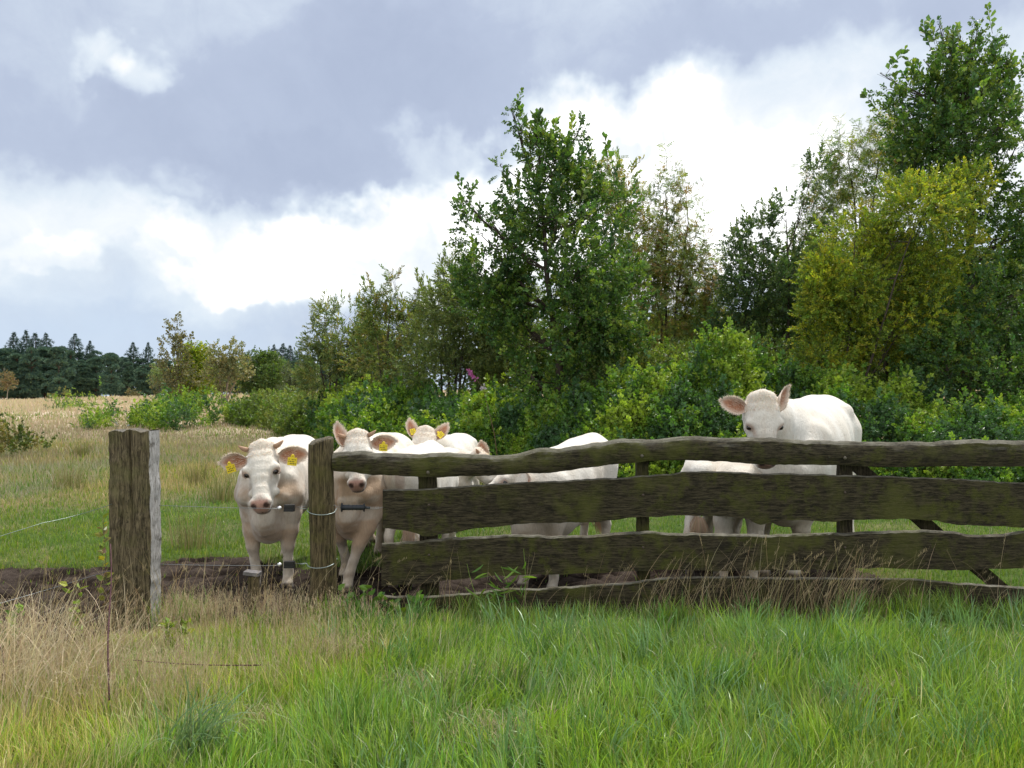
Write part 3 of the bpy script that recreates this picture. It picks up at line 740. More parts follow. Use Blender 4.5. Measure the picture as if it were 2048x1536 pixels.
# --- second row
grow('rowan_tree', 'thin airy rowan with yellowing and orange feathered leaves, right of the dark middle oak', 1330,
     [(1330, 400, 22, 60), (1370, 380, 14, 45), (1300, 470, 40, 50), (1350, 500, 50, 55), (1400, 540, 35, 50), (1310, 580, 60, 60), (1380, 620, 60, 60), (1330, 690, 80, 55), (1400, 700, 50, 50), (1250, 400, 40, 40), (1210, 370, 30, 35), (1350, 600, 80, 60), (1400, 640, 60, 60), (1290, 520, 60, 60)],
     T_ROW, ROWP, dens=.75, twig_px=30, trunk_r=.05, trunk_top=(1350, 380), Y=18.5, shoots=5, seed=15, multi=3, limb_r=.35)
grow('rowan_tree', 'tall yellowish rowan top showing left of the tallest oak crown', 1760,
     [(1760, 290, 55, 45), (1700, 320, 40, 55), (1810, 300, 45, 40), (1740, 370, 70, 50), (1660, 370, 40, 55), (1640, 450, 40, 50), (1700, 440, 60, 45), (1620, 520, 40, 50)],
     T_ROW, ROWP, dens=.65, twig_px=29, trunk_r=.06, trunk_top=(1750, 270), Y=17.5, shoots=5, seed=16, multi=3, limb_r=.35, pal_p=[.3, .3, .15, .05, .2])
grow('alder_tree', 'blue green slim tree between the rowan and the yellow green tree', 1520,
     [(1530, 470, 40, 50), (1480, 500, 30, 40), (1570, 440, 35, 45), (1600, 420, 25, 40), (1500, 570, 55, 50), (1580, 540, 50, 60), (1470, 620, 40, 40), (1540, 650, 70, 50), (1600, 640, 50, 60), (1500, 700, 60, 40), (1620, 360, 22, 45), (1470, 540, 35, 45), (1540, 590, 60, 50), (1620, 480, 40, 60), (1450, 680, 50, 40), (1560, 700, 80, 45)],
     T_OVAL, [(.075, .14, .045), (.10, .165, .05), (.065, .12, .05), (.13, .19, .06)], dens=1.0, twig_px=24, trunk_r=.06, trunk_top=(1560, 450), Y=17.0, shoots=4, seed=17, multi=3)
grow('hawthorn_bush', 'olive green bush low behind the brambles, below the rowan', 1450,
     [(1380, 740, 70, 50), (1460, 730, 70, 50), (1550, 730, 80, 50), (1640, 760, 70, 45), (1320, 760, 70, 45), (1240, 770, 60, 45)],
     T_OVAL, MIDP, dens=1.1, twig_px=24, trunk_r=.04, Y=15.2, shoots=4, seed=18, multi=4, cat='bush')
# --- shrubs left of the oak
grow('willow_bush', 'grey green willow bush, leftmost of the row of tall shrubs', 660,
     [(650, 640, 28, 32), (690, 645, 40, 40), (632, 690, 26, 30), (680, 700, 50, 42), (730, 685, 50, 48), (655, 755, 45, 35), (710, 760, 60, 38), (760, 740, 50, 45), (700, 700, 70, 50), (630, 750, 35, 35)],
     T_WIL, WILP, dens=1.3, twig_px=19, trunk_r=.05, Y=27, shoots=6, seed=19, multi=4, cat='bush')
grow('willow_bush', 'olive willow bush with a thin spire and many upright stems, second of the tall shrubs', 770,
     [(783, 590, 12, 45), (745, 615, 22, 38), (775, 655, 55, 42), (835, 650, 48, 42), (760, 720, 70, 45), (835, 725, 65, 48), (790, 775, 75, 32), (838, 595, 14, 32), (870, 620, 30, 32), (783, 560, 5, 22), (742, 585, 5, 18), (838, 578, 5, 18)],
     T_WIL, [(.20, .26, .08), (.24, .28, .08), (.15, .22, .065), (.28, .25, .08)], dens=1.25, twig_px=20, trunk_r=.05, trunk_top=(783, 560), Y=24, shoots=6, seed=20, multi=5, cat='bush')
grow('willow_bush', 'dull green willow mass just left of the dark middle oak', 900,
     [(905, 560, 34, 34), (880, 610, 42, 40), (940, 610, 60, 50), (875, 675, 70, 50), (950, 690, 75, 58), (890, 745, 85, 48), (980, 755, 80, 48), (1005, 680, 70, 62), (930, 535, 26, 28), (1040, 630, 70, 60)],
     T_WIL, [(.16, .21, .07), (.19, .24, .075), (.21, .25, .075), (.13, .175, .06)], dens=1.4, twig_px=20, trunk_r=.06, Y=21, shoots=5, seed=21, multi=5, cat='bush')
grow('willow_bush', 'pale twiggy willow crown peeping out above the left shoulder of the dark middle oak', 1180,
     [(1190, 360, 30, 35), (1240, 380, 30, 40), (900, 560, 20, 30), (1200, 430, 60, 50), (1260, 470, 40, 50), (1270, 560, 50, 60), (1200, 600, 80, 70), (1250, 690, 90, 60)],
     T_WIL, ROWP, dens=.7, twig_px=24, trunk_r=.06, Y=20, shoots=5, seed=22, multi=4, cat='bush')
# --- closing row behind the thicket
bk = [(1040, 720, 90, 70), (1180, 730, 90, 70), (1310, 700, 80, 80), (1450, 700, 90, 80), (1590, 690, 90, 90), (1730, 680, 90, 100), (1870, 660, 100, 110), (2010, 640, 100, 130), (2160, 640, 110, 150), (1650, 560, 80, 80), (1800, 540, 90, 90)]
for i, (u, v, ru, rv) in enumerate(bk):
    nm = ['behind the dark middle oak', 'behind the right side of the dark middle oak', 'behind the orange rowan', 'behind the gap right of the orange rowan', 'behind the blue green slim tree', 'behind the yellow green tree',
          'behind the right part of the yellow green tree', 'behind the tallest oak', 'beyond the right edge of the picture', 'rising behind the left flank of the yellow green tree', 'rising behind the middle of the yellow green tree'][i]
    grow('background_bush', 'dark green background bush ' + nm, u, [(u - ru * .3, v, ru * .7, rv), (u + ru * .35, v + rv * .15, ru * .7, rv * .85), (u, v + rv * .6, ru, rv * .5)],
         T_FAR, MIDP, dens=1.3, twig_px=22, trunk_r=.06, Y=23 + (i % 3) * 1.2, shoots=2, seed=40 + i, multi=2, cat='bush', group='background bushes behind the thicket', pal_p=[.35, .2, .35, .1])

# --- middle distance trees
grow('birch_tree', 'airy pale birch with the highest wispy top among the distant trees', 350,
     [(352, 665, 14, 32), (365, 690, 16, 20), (340, 695, 18, 25), (352, 730, 30, 30), (345, 770, 32, 22), (370, 760, 25, 25)],
     T_FAR, [(.15, .15, .07), (.18, .17, .09), (.13, .13, .06)], dens=.42, twig_px=10, trunk_r=.10, trunk_top=(354, 640), Y=78, shoots=3, seed=60)
grow('field_tree', 'yellow green round tree between the two pale birches in the distance', 395,
     [(385, 720, 22, 30), (405, 725, 20, 30), (375, 750, 26, 28), (410, 760, 28, 28), (390, 780, 34, 20)],
     T_FAR, YELP[:3], dens=1.0, twig_px=10, trunk_r=.12, Y=82, shoots=2, seed=61)
grow('birch_tree', 'pale brown birch with several bare stems standing in the dry field', 450,
     [(440, 710, 22, 26), (465, 705, 22, 24), (480, 735, 24, 26), (435, 745, 26, 26), (455, 760, 26, 20)],
     T_FAR, [(.21, .21, .10), (.24, .23, .12), (.17, .19, .08)], dens=.5, twig_px=10, trunk_r=.10, Y=72, shoots=2, seed=62, multi=5, bark=(.25, .2, .15))
grow('field_tree', 'bright green tree right of the bare stemmed birch', 520,
     [(505, 725, 22, 26), (530, 730, 24, 26), (545, 755, 26, 22), (500, 760, 24, 22), (525, 778, 34, 16)],
     T_FAR, [(.09, .15, .035), (.11, .17, .04), (.07, .12, .03)], dens=1.0, twig_px=10, trunk_r=.12, Y=85, shoots=2, seed=63)
grow('field_tree', 'small grey green tree beside the leftmost willow bush', 590,
     [(588, 745, 18, 20), (600, 762, 20, 20), (580, 775, 20, 14)],
     T_FAR, [(.10, .13, .06), (.08, .11, .05)], dens=.9, twig_px=9, trunk_r=.08, Y=75, shoots=2, seed=64)
grow('field_tree', 'small russet tree at the left edge in front of the pines', 15,
     [(15, 755, 14, 12), (22, 768, 14, 10), (6, 770, 12, 10)],
     T_FAR, [(.20, .15, .08), (.23, .16, .09), (.15, .14, .07)], dens=.7, twig_px=8, trunk_r=.07, trunk_top=(15, 745), Y=120, shoots=1, seed=65, bark=(.3, .26, .2))
grow('field_bush', 'round yellow bush in front of the dark pines', 118, [(118, 790, 17, 13), (110, 797, 12, 8), (127, 796, 12, 9)],
     T_FAR, [(.20, .19, .05), (.17, .17, .05)], dens=1.0, twig_px=8, trunk_r=.05, Y=118, shoots=1, seed=66, cat='bush')
grow('field_bush', 'small brownish bush at the foot of the pines, right of the yellow bush', 268, [(266, 788, 11, 9), (272, 794, 9, 6)],
     T_FAR, [(.16, .14, .07), (.13, .12, .06)], dens=1.0, twig_px=8, trunk_r=.05, Y=125, shoots=1, seed=67, cat='bush')

# ------------------------------------------------------------------ conifers of the far wood
def conifer(kind, seed):
    """unit height 1 at z=0: (trunk Geo, foliage V,F,C)"""
    rng = np.random.default_rng(seed); g = Geo()
    g.tube([[0, 0, -.02], [0, 0, .5], [.01, 0, 1.0 if kind == 'spruce' else .88]], [.014, .009, .002], 6, col=(.10, .075, .06))
    P = []; D = []; S = []
    if kind == 'spruce':
        for z in np.linspace(.1, .99, 34):
            r = min(.17, .46 * (1 - z)) + .002; r *= 1 + .10 * math.sin(z * 70) + rng.normal(0, .08)
            for a in np.arange(0, 6.28, 6.28 / (9 if z < .8 else 6)) + rng.uniform(0, 6):
                for f in (.35, .65, 1.0):
                    rr = r * f * rng.uniform(.55, 1.2)
                    P.append([rr * math.cos(a), rr * math.sin(a), z - rr * .25 + rng.normal(0, .008)]); D.append([math.cos(a), math.sin(a), -.15 + .5 * (z > .9)]); S.append(.03 if z < .93 else .018)
        P.append([0, 0, .98]); D.append([0, 0, 1]); S.append(.03)
    else:
        nc = 40
        for i in range(nc):
            z = rng.uniform(.06, .90); rm = .24 * math.sin(math.pi * min(1, (z + .12) / 1.05)) ** .6
            a = rng.uniform(0, 6.28); rr = rm * rng.uniform(.2, .8); c = np.array([rr * math.cos(a), rr * math.sin(a), z])
            q = np.array([.105, .105, .062]) * (1.15 - .5 * z); g.tube([[0, 0, z - .06], c * [.5, .5, 1] - [0, 0, .03], c], [.006, .004, .002], 4, col=(.16, .09, .06), caps=False)
            n = 80; d = rng.normal(0, 1, (n, 3)); d /= np.linalg.norm(d, axis=1)[:, None]; d[:, 2] = np.abs(d[:, 2]) * 1.1 - .25
            for k in range(n): P.append(c + d[k] * q * rng.uniform(.6, 1.05)); D.append(d[k] + [0, 0, .7]); S.append(.036)
    P = np.array(P); D = np.array(D, float) + rng.normal(0, .2, (len(P), 3)); S = np.array(S) * rng.uniform(.8, 1.2, len(P))
    temp = []
    for i in range(3):
        r2 = np.random.default_rng(90 + i); V = []; Q = []; A = []
        for j in range(7):   # a spray of needle-clad shoots
            el = r2.uniform(.2, 1.1) if kind == 'pine' else r2.uniform(.3, 1.2); a = j * .9 + r2.uniform(0, .5)
            d = np.array([math.sin(el) * math.cos(a), math.sin(el) * math.sin(a), math.cos(el)]); w = np.cross(d, r2.normal(0, 1, 3)); w /= np.linalg.norm(w); w *= .16
            V += [-w * .4, w * .4, d + w * .5, d - w * .5]; Q.append([4 * j, 4 * j + 1, 4 * j + 2, 4 * j + 3]); A += [r2.random()] * 4
        temp.append((np.array(V), np.array(Q), np.array(A)))
    pal = np.array([(.08, .14, .10), (.105, .175, .12), (.125, .20, .11), (.065, .115, .09)]) if kind == 'pine' else np.array([(.045, .085, .065), (.055, .10, .07)])
    V, F, C = place(temp, P, D, S, rng, leaf_colours(rng, len(P), pal, val_amp=.25))
    return g, V, F, C
PROTO = {}
rp = random.Random(4)
def far_tree(kind, var, u, v_top, Yd, label, group):
    x = (u - 1024) / FPX * Yd; zb = float(gz(x, Yd)); H = CAM_H - (v_top - HORV) / FPX * Yd - zb
    key = (kind, var)
    if key not in PROTO:
        g, V, F, C = conifer(kind, 200 + var * 7 + (kind == 'pine') * 50)
        root = empty('pine_tree' if kind == 'pine' else 'spruce_tree')
        g.build('trunk', M['bark'], root); mesh_obj('crown', V, F, M['needle'], root, C, smooth=False)
        PROTO[key] = root; r = root
    else: r = copy_tree(PROTO[key])
    r.location = (x, Yd, zb); wd = rp.uniform(.8, 1.25) if kind == 'pine' else rp.uniform(1.0, 1.45); r.scale = (H * wd, H * wd, H); r.rotation_euler = (0, 0, (u * 1.7) % 6.28)
    tag(r, label, 'pine tree' if kind == 'pine' else 'spruce tree', group)
tops = [(-120, 700), (-60, 690), (0, 688), (60, 690), (110, 688), (150, 700), (205, 692), (250, 702), (300, 716), (330, 715), (420, 708), (470, 712), (520, 706), (560, 705), (600, 712), (650, 722), (760, 730)]
def topv(u):
    us, vs = zip(*tops); return float(np.interp(u, us, vs))
i = 0; u = -760
while u < 790:
    far_tree('pine', i % 4, u, topv(u) + rp.uniform(-10, 18), 150 + rp.uniform(-8, 8), 'dark blue green rounded pine in the front row of the far wood', 'pines in the front row of the far wood')
    u += rp.uniform(22, 34); i += 1
u = -760
while u < 800:
    far_tree('pine', i % 4, u, topv(u) + rp.uniform(-4, 8), 172 + rp.uniform(-8, 8), 'dark pine half hidden in the second row of the far wood', 'pines in the second row of the far wood')
    u += rp.uniform(22, 34); i += 1
for u, v in [(28, 666), (52, 662), (70, 668), (92, 668), (150, 668), (180, 682), (266, 686), (296, 686), (-30, 676), (-90, 680), (548, 690), (566, 688), (580, 692), (598, 698), (616, 705), (700, 712), (420, 704)]:
    far_tree('spruce', int(u) % 3, u, v, 165 + (u % 5) * 2, 'pointed dark spruce tip rising above the rounded pines of the far wood', 'spruces rising above the far wood')

for i, (u, v, ru, h, k) in enumerate([(318, 745, 15, 30, 0), (428, 742, 16, 32, 1), (475, 738, 15, 34, 0), (498, 752, 14, 26, 2), (560, 742, 17, 32, 1), (578, 755, 14, 24, 0), (610, 748, 17, 30, 2), (640, 740, 18, 34, 1)]):
    grow('field_tree', ['pale green', 'mid green', 'olive'][k] + ' young tree at the wood edge, ' + ['right of the brownish bush', 'behind the bare stemmed birch', 'just right of the bare stemmed birch', 'left of the bright green tree', 'right of the bright green tree', 'behind the small grey green tree', 'at the left foot of the leftmost willow bush', 'peeping behind the leftmost willow bush'][i], u,
         [(u, v, ru, h * .6), (u - ru * .5, v + 14, ru * .8, h * .5), (u + ru * .5, v + 18, ru * .8, h * .5)], T_FAR, [[(.16, .22, .09), (.19, .25, .10)], [(.12, .19, .06), (.15, .22, .07)], [(.17, .18, .08), (.14, .16, .07)]][k], dens=.8, twig_px=9, trunk_r=.10, Y=108 + 4 * (i % 4), shoots=2, seed=700 + i)
# ------------------------------------------------------------------ brambles
def bramble(name, label, pts, n, twig_px, seed, pal=BRAP, kind='stuff', cat=None, depth=4.0, pal_p=None, floor_px=None, group=None):
    """pts: (u, front distance Y, top v, front slope) ; a mounded thicket as a shell of leafy canes over real volume"""
    rng = np.random.default_rng(seed)
    us = np.array([p[0] for p in pts], float); Yf = np.array([p[1] for p in pts], float); tv = np.array([p[2] for p in pts], float)
    yt = Yf + 1.8
    xs = (us - 1024) / FPX * yt; hh = CAM_H - (tv - HORV) / FPX * yt
    w = np.gradient(xs); seglen = np.abs(np.diff(xs)) / ((yt[1:] + yt[:-1]) / 2)
    cdf = np.concatenate([[0], np.cumsum(seglen)]); cdf /= cdf[-1]
    q = rng.random(n); x = np.interp(q, cdf, xs); yf = np.interp(q, cdf, Yf); h = np.interp(q, cdf, hh)
    yf = yf + (fbm(x * .55, yf * .3, seed + 3, 3) - .5) * 2.6 * (yf / 14) ** .3
    sx = rng.random(n) ** 1.5 * depth; y = yf + sx
    base = gz(x, y)
    hx = (h - base) * (1 - np.exp(-sx / .8)) * (.42 + .75 * fbm(x * .8, y * .8, seed, 3)) 
    hx *= 1 + .75 * (fbm(x * 2.6, y * 2.6, seed + 5, 2) - .5)
    lay = np.where(rng.random(n) < .72, 0, rng.random(n) * .8)
    z = base + np.maximum(hx * (1 - lay), .03)
    z = z + np.abs(rng.normal(0, .11, n)) * (y / 14) * (rng.random(n) < .5)
    P = np.stack([x, y, z], 1)
    D = np.stack([rng.normal(0, .6, n), rng.normal(-.45, .5, n), rng.uniform(.2, 1.2, n)], 1)
    S = twig_px / FPX * y * rng.uniform(.6, 1.3, n)
    up = rng.random(n) < .035; S[up] *= 1.75; D[up] = np.stack([rng.normal(0, .35, up.sum()), rng.normal(-.1, .3, up.sum()), np.ones(up.sum())], 1)
    pal = np.asarray(pal, float) * np.array([1.35, 1.38, 1.2])
    cl = fbm(x * 1.6 + 7, y * 1.6 + z, seed + 9, 3)
    order = np.array([3, 0, 1, 2, 4])[:len(pal)] if len(pal) == 5 else np.arange(len(pal))
    idx = np.clip(((cl - .30) / .40 * len(pal) + rng.normal(0, .9, n)), 0, len(pal) - 1).astype(int)
    basec = pal[order[idx]] * rng.uniform(.85, 1.15, (n, 1))
    def cf(ix, ta):
        b = basec[ix][:, None, :]; v = (.68 + .64 * np.mod(ta[None, :] * 7.31 + ix[:, None] * .618, 1.0))[..., None]
        return np.where((ta < 0)[None, :, None], np.array([.12, .07, .05]), b * v)
    V, F, C = place(T_BRA if cat is None or True else T_OVAL, P, D, S, rng, cf)
    o = mesh_obj(name, V, F, M['leaf'], None, C, smooth=False)
    return tag(o, label, cat, group, kind)
bramble('bramble_thicket', 'long mass of leafy brambles running behind the cattle under the trees',
        [(655, 27, 812), (720, 20.5, 818), (800, 17.5, 820), (900, 15.5, 822), (1000, 14, 808), (1100, 13, 812), (1180, 12.6, 790), (1250, 12.3, 762), (1350, 12, 745), (1450, 11.6, 722), (1540, 11.4, 752), (1620, 11, 775), (1720, 10.4, 782), (1820, 9.8, 805), (1930, 9.2, 810), (2040, 8.7, 832), (2300, 8.4, 840)],
        54000, 24, 301, depth=4.5)
bramble('bramble_bank', 'paler bramble bank trailing off into the meadow left of the main thicket',
        [(480, 42, 828), (540, 36, 816), (600, 30, 814), (680, 25, 814), (760, 21, 822)], 15000, 15, 302, depth=7, pal=[(.09, .15, .03), (.12, .18, .035), (.15, .19, .045), (.08, .12, .035), (.17, .19, .05)])
bramble('bramble_clump', 'round bramble mound in the dry meadow in front of the distant birches', [(292, 38, 826), (320, 35, 812), (350, 33.5, 806), (390, 33, 808), (430, 35, 818), (455, 38, 828)], 1900, 15, 303, kind='thing', cat='bush', depth=5)
bramble('bramble_clump', 'low bramble mound cut off by the left edge of the picture', [(-160, 19, 850), (-60, 16.5, 842), (0, 16, 856), (35, 17, 872), (62, 18.5, 900)], 1900, 20, 304, kind='thing', cat='bush', depth=3, pal=[(.08, .12, .03), (.11, .15, .035), (.15, .15, .05), (.07, .10, .03), (.18, .15, .06)])
bramble('bramble_clump', 'small flat bramble patch in the dry meadow beside the bramble mound', [(180, 34, 832), (215, 33, 824), (255, 34, 834)], 320, 14, 305, kind='thing', cat='bush', depth=2.5)
bramble('bramble_clump', 'small dark bramble in the meadow left of the squared post', [(115, 62, 815), (160, 60, 808), (200, 62, 813)], 260, 9, 306, kind='thing', cat='bush', depth=5)
# ------------------------------------------------------------------ weathered wood
def wood_mat(name, axis, base=(.050, .041, .024), moss=(.076, .080, .017), top=(.24, .225, .18), topamt=1.0, moss_amt=1.0):
    m, t, out = new_mat(name)
    tc = t.node('ShaderNodeTexCoord'); ob = tc.outputs['Object']
    mp = t.node('ShaderNodeMapping'); t.l.new(ob, mp.inputs[0])
    sc = {'x': (1.2, 9, 11), 'z': (10, 10, 1.0)}[axis]; mp.inputs['Scale'].default_value = sc
    grain = t.noise(mp.outputs[0], 9, 7, .7, .6).outputs['Fac']
    fine = t.noise(mp.outputs[0], 34, 4, .7, .2).outputs['Fac']
    blot = t.noise(ob, 6.5, 6, .68).outputs['Fac']
    big = t.noise(ob, 1.7, 3, .6).outputs['Fac']
    c = t.mix(t.mapr(grain, .40, .60), tuple(x * .30 for x in base), tuple(x * 1.5 for x in base))
    mf = t.math('MULTIPLY', t.mapr(blot, .47, .60, smooth=True), t.mapr(big, .35, .60, .15, 1.0))
    mossc = t.mix(t.mapr(fine, .38, .62), tuple(x * .45 for x in moss), tuple(x * 1.25 for x in moss)); c = t.mix(t.math('MULTIPLY', mf, .85 * moss_amt), c, mossc)
    sp = t.noise(ob, 60, 3, .6).outputs['Fac']
    c = t.mix(t.mapr(sp, .68, .76, 0, .45, smooth=True), c, (.17, .17, .13))
    dk = t.noise(ob, 3.6, 4, .7).outputs['Fac']
    c = t.mix(t.mapr(dk, .57, .70, 0, .75, smooth=True), c, (.012, .011, .008))
    mp2 = t.node('ShaderNodeMapping'); t.l.new(ob, mp2.inputs[0]); mp2.inputs['Scale'].default_value = {'x': (.45, 6, 7), 'z': (7, 7, .45)}[axis]
    crk = t.noise(mp2.outputs[0], 6, 3, .5, .8).outputs['Fac']; ck = t.math('ABSOLUTE', t.math('SUBTRACT', crk, .5))
    c = t.mix(t.mapr(ck, .0, .016, .85, 0), c, (.010, .009, .007))
    ed = t.noise(ob, 2.4, 4, .6).outputs['Fac']; c = t.mix(t.mapr(ed, .5, .66, 0, .55, smooth=True), c, tuple(x * 1.25 for x in moss))
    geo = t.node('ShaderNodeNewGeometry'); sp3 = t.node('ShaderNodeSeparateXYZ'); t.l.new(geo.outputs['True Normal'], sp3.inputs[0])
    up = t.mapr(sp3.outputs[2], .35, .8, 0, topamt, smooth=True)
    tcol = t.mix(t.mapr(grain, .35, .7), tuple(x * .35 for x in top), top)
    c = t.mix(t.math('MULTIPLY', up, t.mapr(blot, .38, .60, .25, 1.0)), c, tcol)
    h = t.math('ADD', t.math('MULTIPLY', grain, .8), t.math('MULTIPLY', fine, .4)); h = t.math('ADD', h, t.math('MULTIPLY', blot, .3))
    p = principled(t, c, .85, .2, h, .9, .012); t.l.new(p.outputs[0], out.inputs[0]); return m
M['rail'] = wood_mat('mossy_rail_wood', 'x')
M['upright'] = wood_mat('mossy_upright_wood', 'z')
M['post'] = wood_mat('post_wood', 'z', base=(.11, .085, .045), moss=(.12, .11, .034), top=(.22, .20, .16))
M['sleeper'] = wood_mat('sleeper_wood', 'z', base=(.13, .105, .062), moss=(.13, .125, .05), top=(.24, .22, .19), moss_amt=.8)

GY = FENCE_Y
RAILS = [
 ([(664,906),(668,905),(700,903),(722,902),(740,904),(760,907),(800,908),(850,909),(880,905),(930,908),(980,912),(1020,911),(1045,906),(1075,897),(1095,896),(1120,898),(1160,891),(1200,885),(1240,879),(1300,880),(1370,874),(1400,872),(1440,877),(1500,875),(1560,877),(1610,882),(1650,880),(1700,884),(1760,885),(1820,883),(1860,885),(1930,880),(2048,881),(2330,884)],
  [(664,942),(700,944),(740,949),(800,952),(860,955),(900,953),(960,953),(1030,949),(1100,945),(1160,938),(1230,929),(1300,922),(1380,921),(1450,924),(1520,929),(1600,929),(1680,930),(1750,933),(1850,934),(2048,932),(2330,934)], .075, .024),
 ([(765,980),(830,979),(880,976),(950,971),(1050,964),(1130,962),(1200,957),(1260,954),(1330,948),(1390,943),(1450,943),(1510,947),(1600,948),(1700,951),(1800,953),(1900,957),(1980,963),(2048,966),(2330,968)],
  [(765,1057),(800,1060),(830,1066),(850,1074),(870,1072),(920,1062),(1000,1052),(1060,1046),(1130,1045),(1180,1046),(1240,1038),(1300,1033),(1380,1030),(1450,1033),(1490,1036),(1505,1044),(1520,1050),(1540,1044),(1600,1040),(1640,1044),(1660,1045),(1700,1040),(1800,1038),(1870,1042),(1920,1050),(2000,1052),(2048,1055),(2330,1050)], .035, .008),
 ([(763,1088),(800,1085),(870,1079),(940,1073),(1030,1070),(1100,1072),(1160,1072),(1220,1067),(1290,1063),(1360,1067),(1450,1068),(1530,1070),(1600,1068),(1680,1067),(1740,1063),(1820,1060),(1900,1063),(1940,1069),(1975,1071),(2010,1068),(2048,1062),(2330,1066)],
  [(763,1171),(830,1168),(900,1160),(970,1153),(1050,1150),(1130,1149),(1200,1145),(1270,1141),(1350,1140),(1450,1143),(1550,1139),(1600,1140),(1680,1138),(1760,1135),(1850,1139),(1920,1141),(2048,1136),(2330,1140)], .04, .014),
 ([(758,1192),(830,1193),(900,1190),(960,1186),(1020,1176),(1080,1178),(1150,1172),(1250,1165),(1320,1158),(1370,1153),(1440,1153),(1500,1155),(1600,1157),(1700,1156),(1800,1157),(1850,1160),(1920,1167),(1980,1170),(2048,1175),(2330,1178)],
  [(758,1232),(1000,1231),(1500,1230),(2330,1233)], .035, .009)]
groot_p = np.array([W(760, 0, GY)[0], GY, 0.0])
gate = empty('wooden_gate', groot_p)
tag(gate, 'long rustic farm gate of four wavy edged mossy boards in front of the cattle', 'gate')
def rail(top, bot, th, bev, seed, name='rail', label=None):
    u = np.arange(top[0][0], top[-1][0] + .1, 4.0); rng = np.random.default_rng(seed)
    tv = np.interp(u, *zip(*top)); bv = np.interp(u, *zip(*bot))
    k = np.array([1, 2, 3, 2, 1.]) / 9
    tv = np.convolve(np.pad(tv, 2, 'edge'), k, 'valid') + (fbm(u / 22., u * 0 + seed, 140 + seed, 3) - .5) * 4
    bv = np.convolve(np.pad(bv, 2, 'edge'), k, 'valid') + (fbm(u / 22., u * 0 + seed, 150 + seed, 3) - .5) * 4
    x = (u - 1024) / FPX * GY; zt = CAM_H - (tv - HORV) / FPX * GY; zb = CAM_H - (bv - HORV) / FPX * GY
    R = 9; V = []
    wav = (fbm(u / 90., u * 0, 160 + seed, 3) - .5) * .02
    rows = []
    # section: back bottom, front bottom, front face rows, bevel, crest back, back face
    hgt = zt - zb
    bv_ = np.minimum(bev, hgt * .3)
    for r in range(R):
        f = r / (R - 1); z = zb + (hgt - bv_) * f
        bulge = -.25 * th * (np.sin(np.pi * f)) * (1 if th > .06 else .25)
        dy = wav + bulge + (fbm(u / 9., z * 60, 170 + seed, 3) - .5) * .007 + (fbm(u / 50., z * 45 , 175 + seed, 3) - .5) * .012
        rows.append(np.stack([x, GY + dy, z], 1))
    rows.append(np.stack([x, GY + wav + th * .28 + (fbm(u / 7., u * 0 + 3, 180 + seed, 2) - .5) * .01, zt - bv_ * .25], 1))
    rows.append(np.stack([x, GY + wav + th * .55, zt + .0 * x], 1))
    rows.append(np.stack([x, GY + wav + th, zt - bv_ * .4], 1))
    rows.append(np.stack([x, GY + wav + th, zb + .004], 1))
    V = np.stack(rows, 1); n, m_, _ = V.shape
    i, j = np.meshgrid(np.arange(n - 1), np.arange(m_), indexing='ij'); i = i.ravel(); j = j.ravel(); k2 = (j + 1) % m_
    F = [np.stack([i * m_ + j, (i + 1) * m_ + j, (i + 1) * m_ + k2, i * m_ + k2], 1)]
    V = V.reshape(-1, 3); c0 = V[:m_].mean(0); c1 = V[-m_:].mean(0); V = np.concatenate([V, [c0, c1]])
    j = np.arange(m_); k2 = (j + 1) % m_
    F.append(np.stack([j, k2, np.full(m_, n * m_)], 1)); F.append(np.stack([(n - 1) * m_ + k2, (n - 1) * m_ + j, np.full(m_, n * m_ + 1)], 1))
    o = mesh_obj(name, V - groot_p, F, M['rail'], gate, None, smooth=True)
    if label: o['label'] = label
    o.data.set_sharp_from_angle(angle=math.radians(38))
rl = ['half round top rail with a pale weathered ridge', 'widest board, second from the top', 'third board with mossy edge', 'bottom board half sunk in grass']
for i, (t_, b_, th, bev) in enumerate(RAILS): rail(t_, b_, th, bev, i + 1, 'rail', rl[i])
def plank(name, p0, p1, w, th, parent, mat, seed=1, off=groot_p, taper=1.0):
    """a rough sawn plank from p0 to p1, width w along X-ish, thickness th along Y"""
    rng = np.random.default_rng(seed); p0 = np.asarray(p0, float); p1 = np.asarray(p1, float)
    d = p1 - p0; L = np.linalg.norm(d); d /= L; sx = np.cross(d, [0, 1, 0]); sx /= np.linalg.norm(sx); sy = np.array([0, 1.0, 0])
    n = max(8, int(L / .03)); V = []
    for i in range(n + 1):
        t = i / n; c = p0 + d * L * t; ww = w * (1 + (taper - 1) * t)
        for a, b in ((-1, -1), (-.35, -1.02), (.35, -1.02), (1, -1), (1, 1), (-1, 1)):
            q = c + sx * a * ww / 2 * (1 + (fbm(t * L * 9, a * 3., 190 + seed, 2) - .5) * .12) + sy * b * th / 2
            V.append(q + rng.normal(0, .0012, 3))
    m_ = 6; i, j = np.meshgrid(np.arange(n), np.arange(m_), indexing='ij'); i = i.ravel(); j = j.ravel(); k2 = (j + 1) % m_
    F = [np.stack([i * m_ + j, i * m_ + k2, (i + 1) * m_ + k2, (i + 1) * m_ + j], 1)]
    V = np.array(V); V = np.concatenate([V, [V[:m_].mean(0), V[-m_:].mean(0)]]); j = np.arange(m_); k2 = (j + 1) % m_
    F.append(np.stack([k2, j, np.full(m_, (n + 1) * m_)], 1)); F.append(np.stack([n * m_ + j, n * m_ + k2, np.full(m_, (n + 1) * m_ + 1)], 1))
    o = mesh_obj(name, V - off, F, mat, parent, None, smooth=False); return o
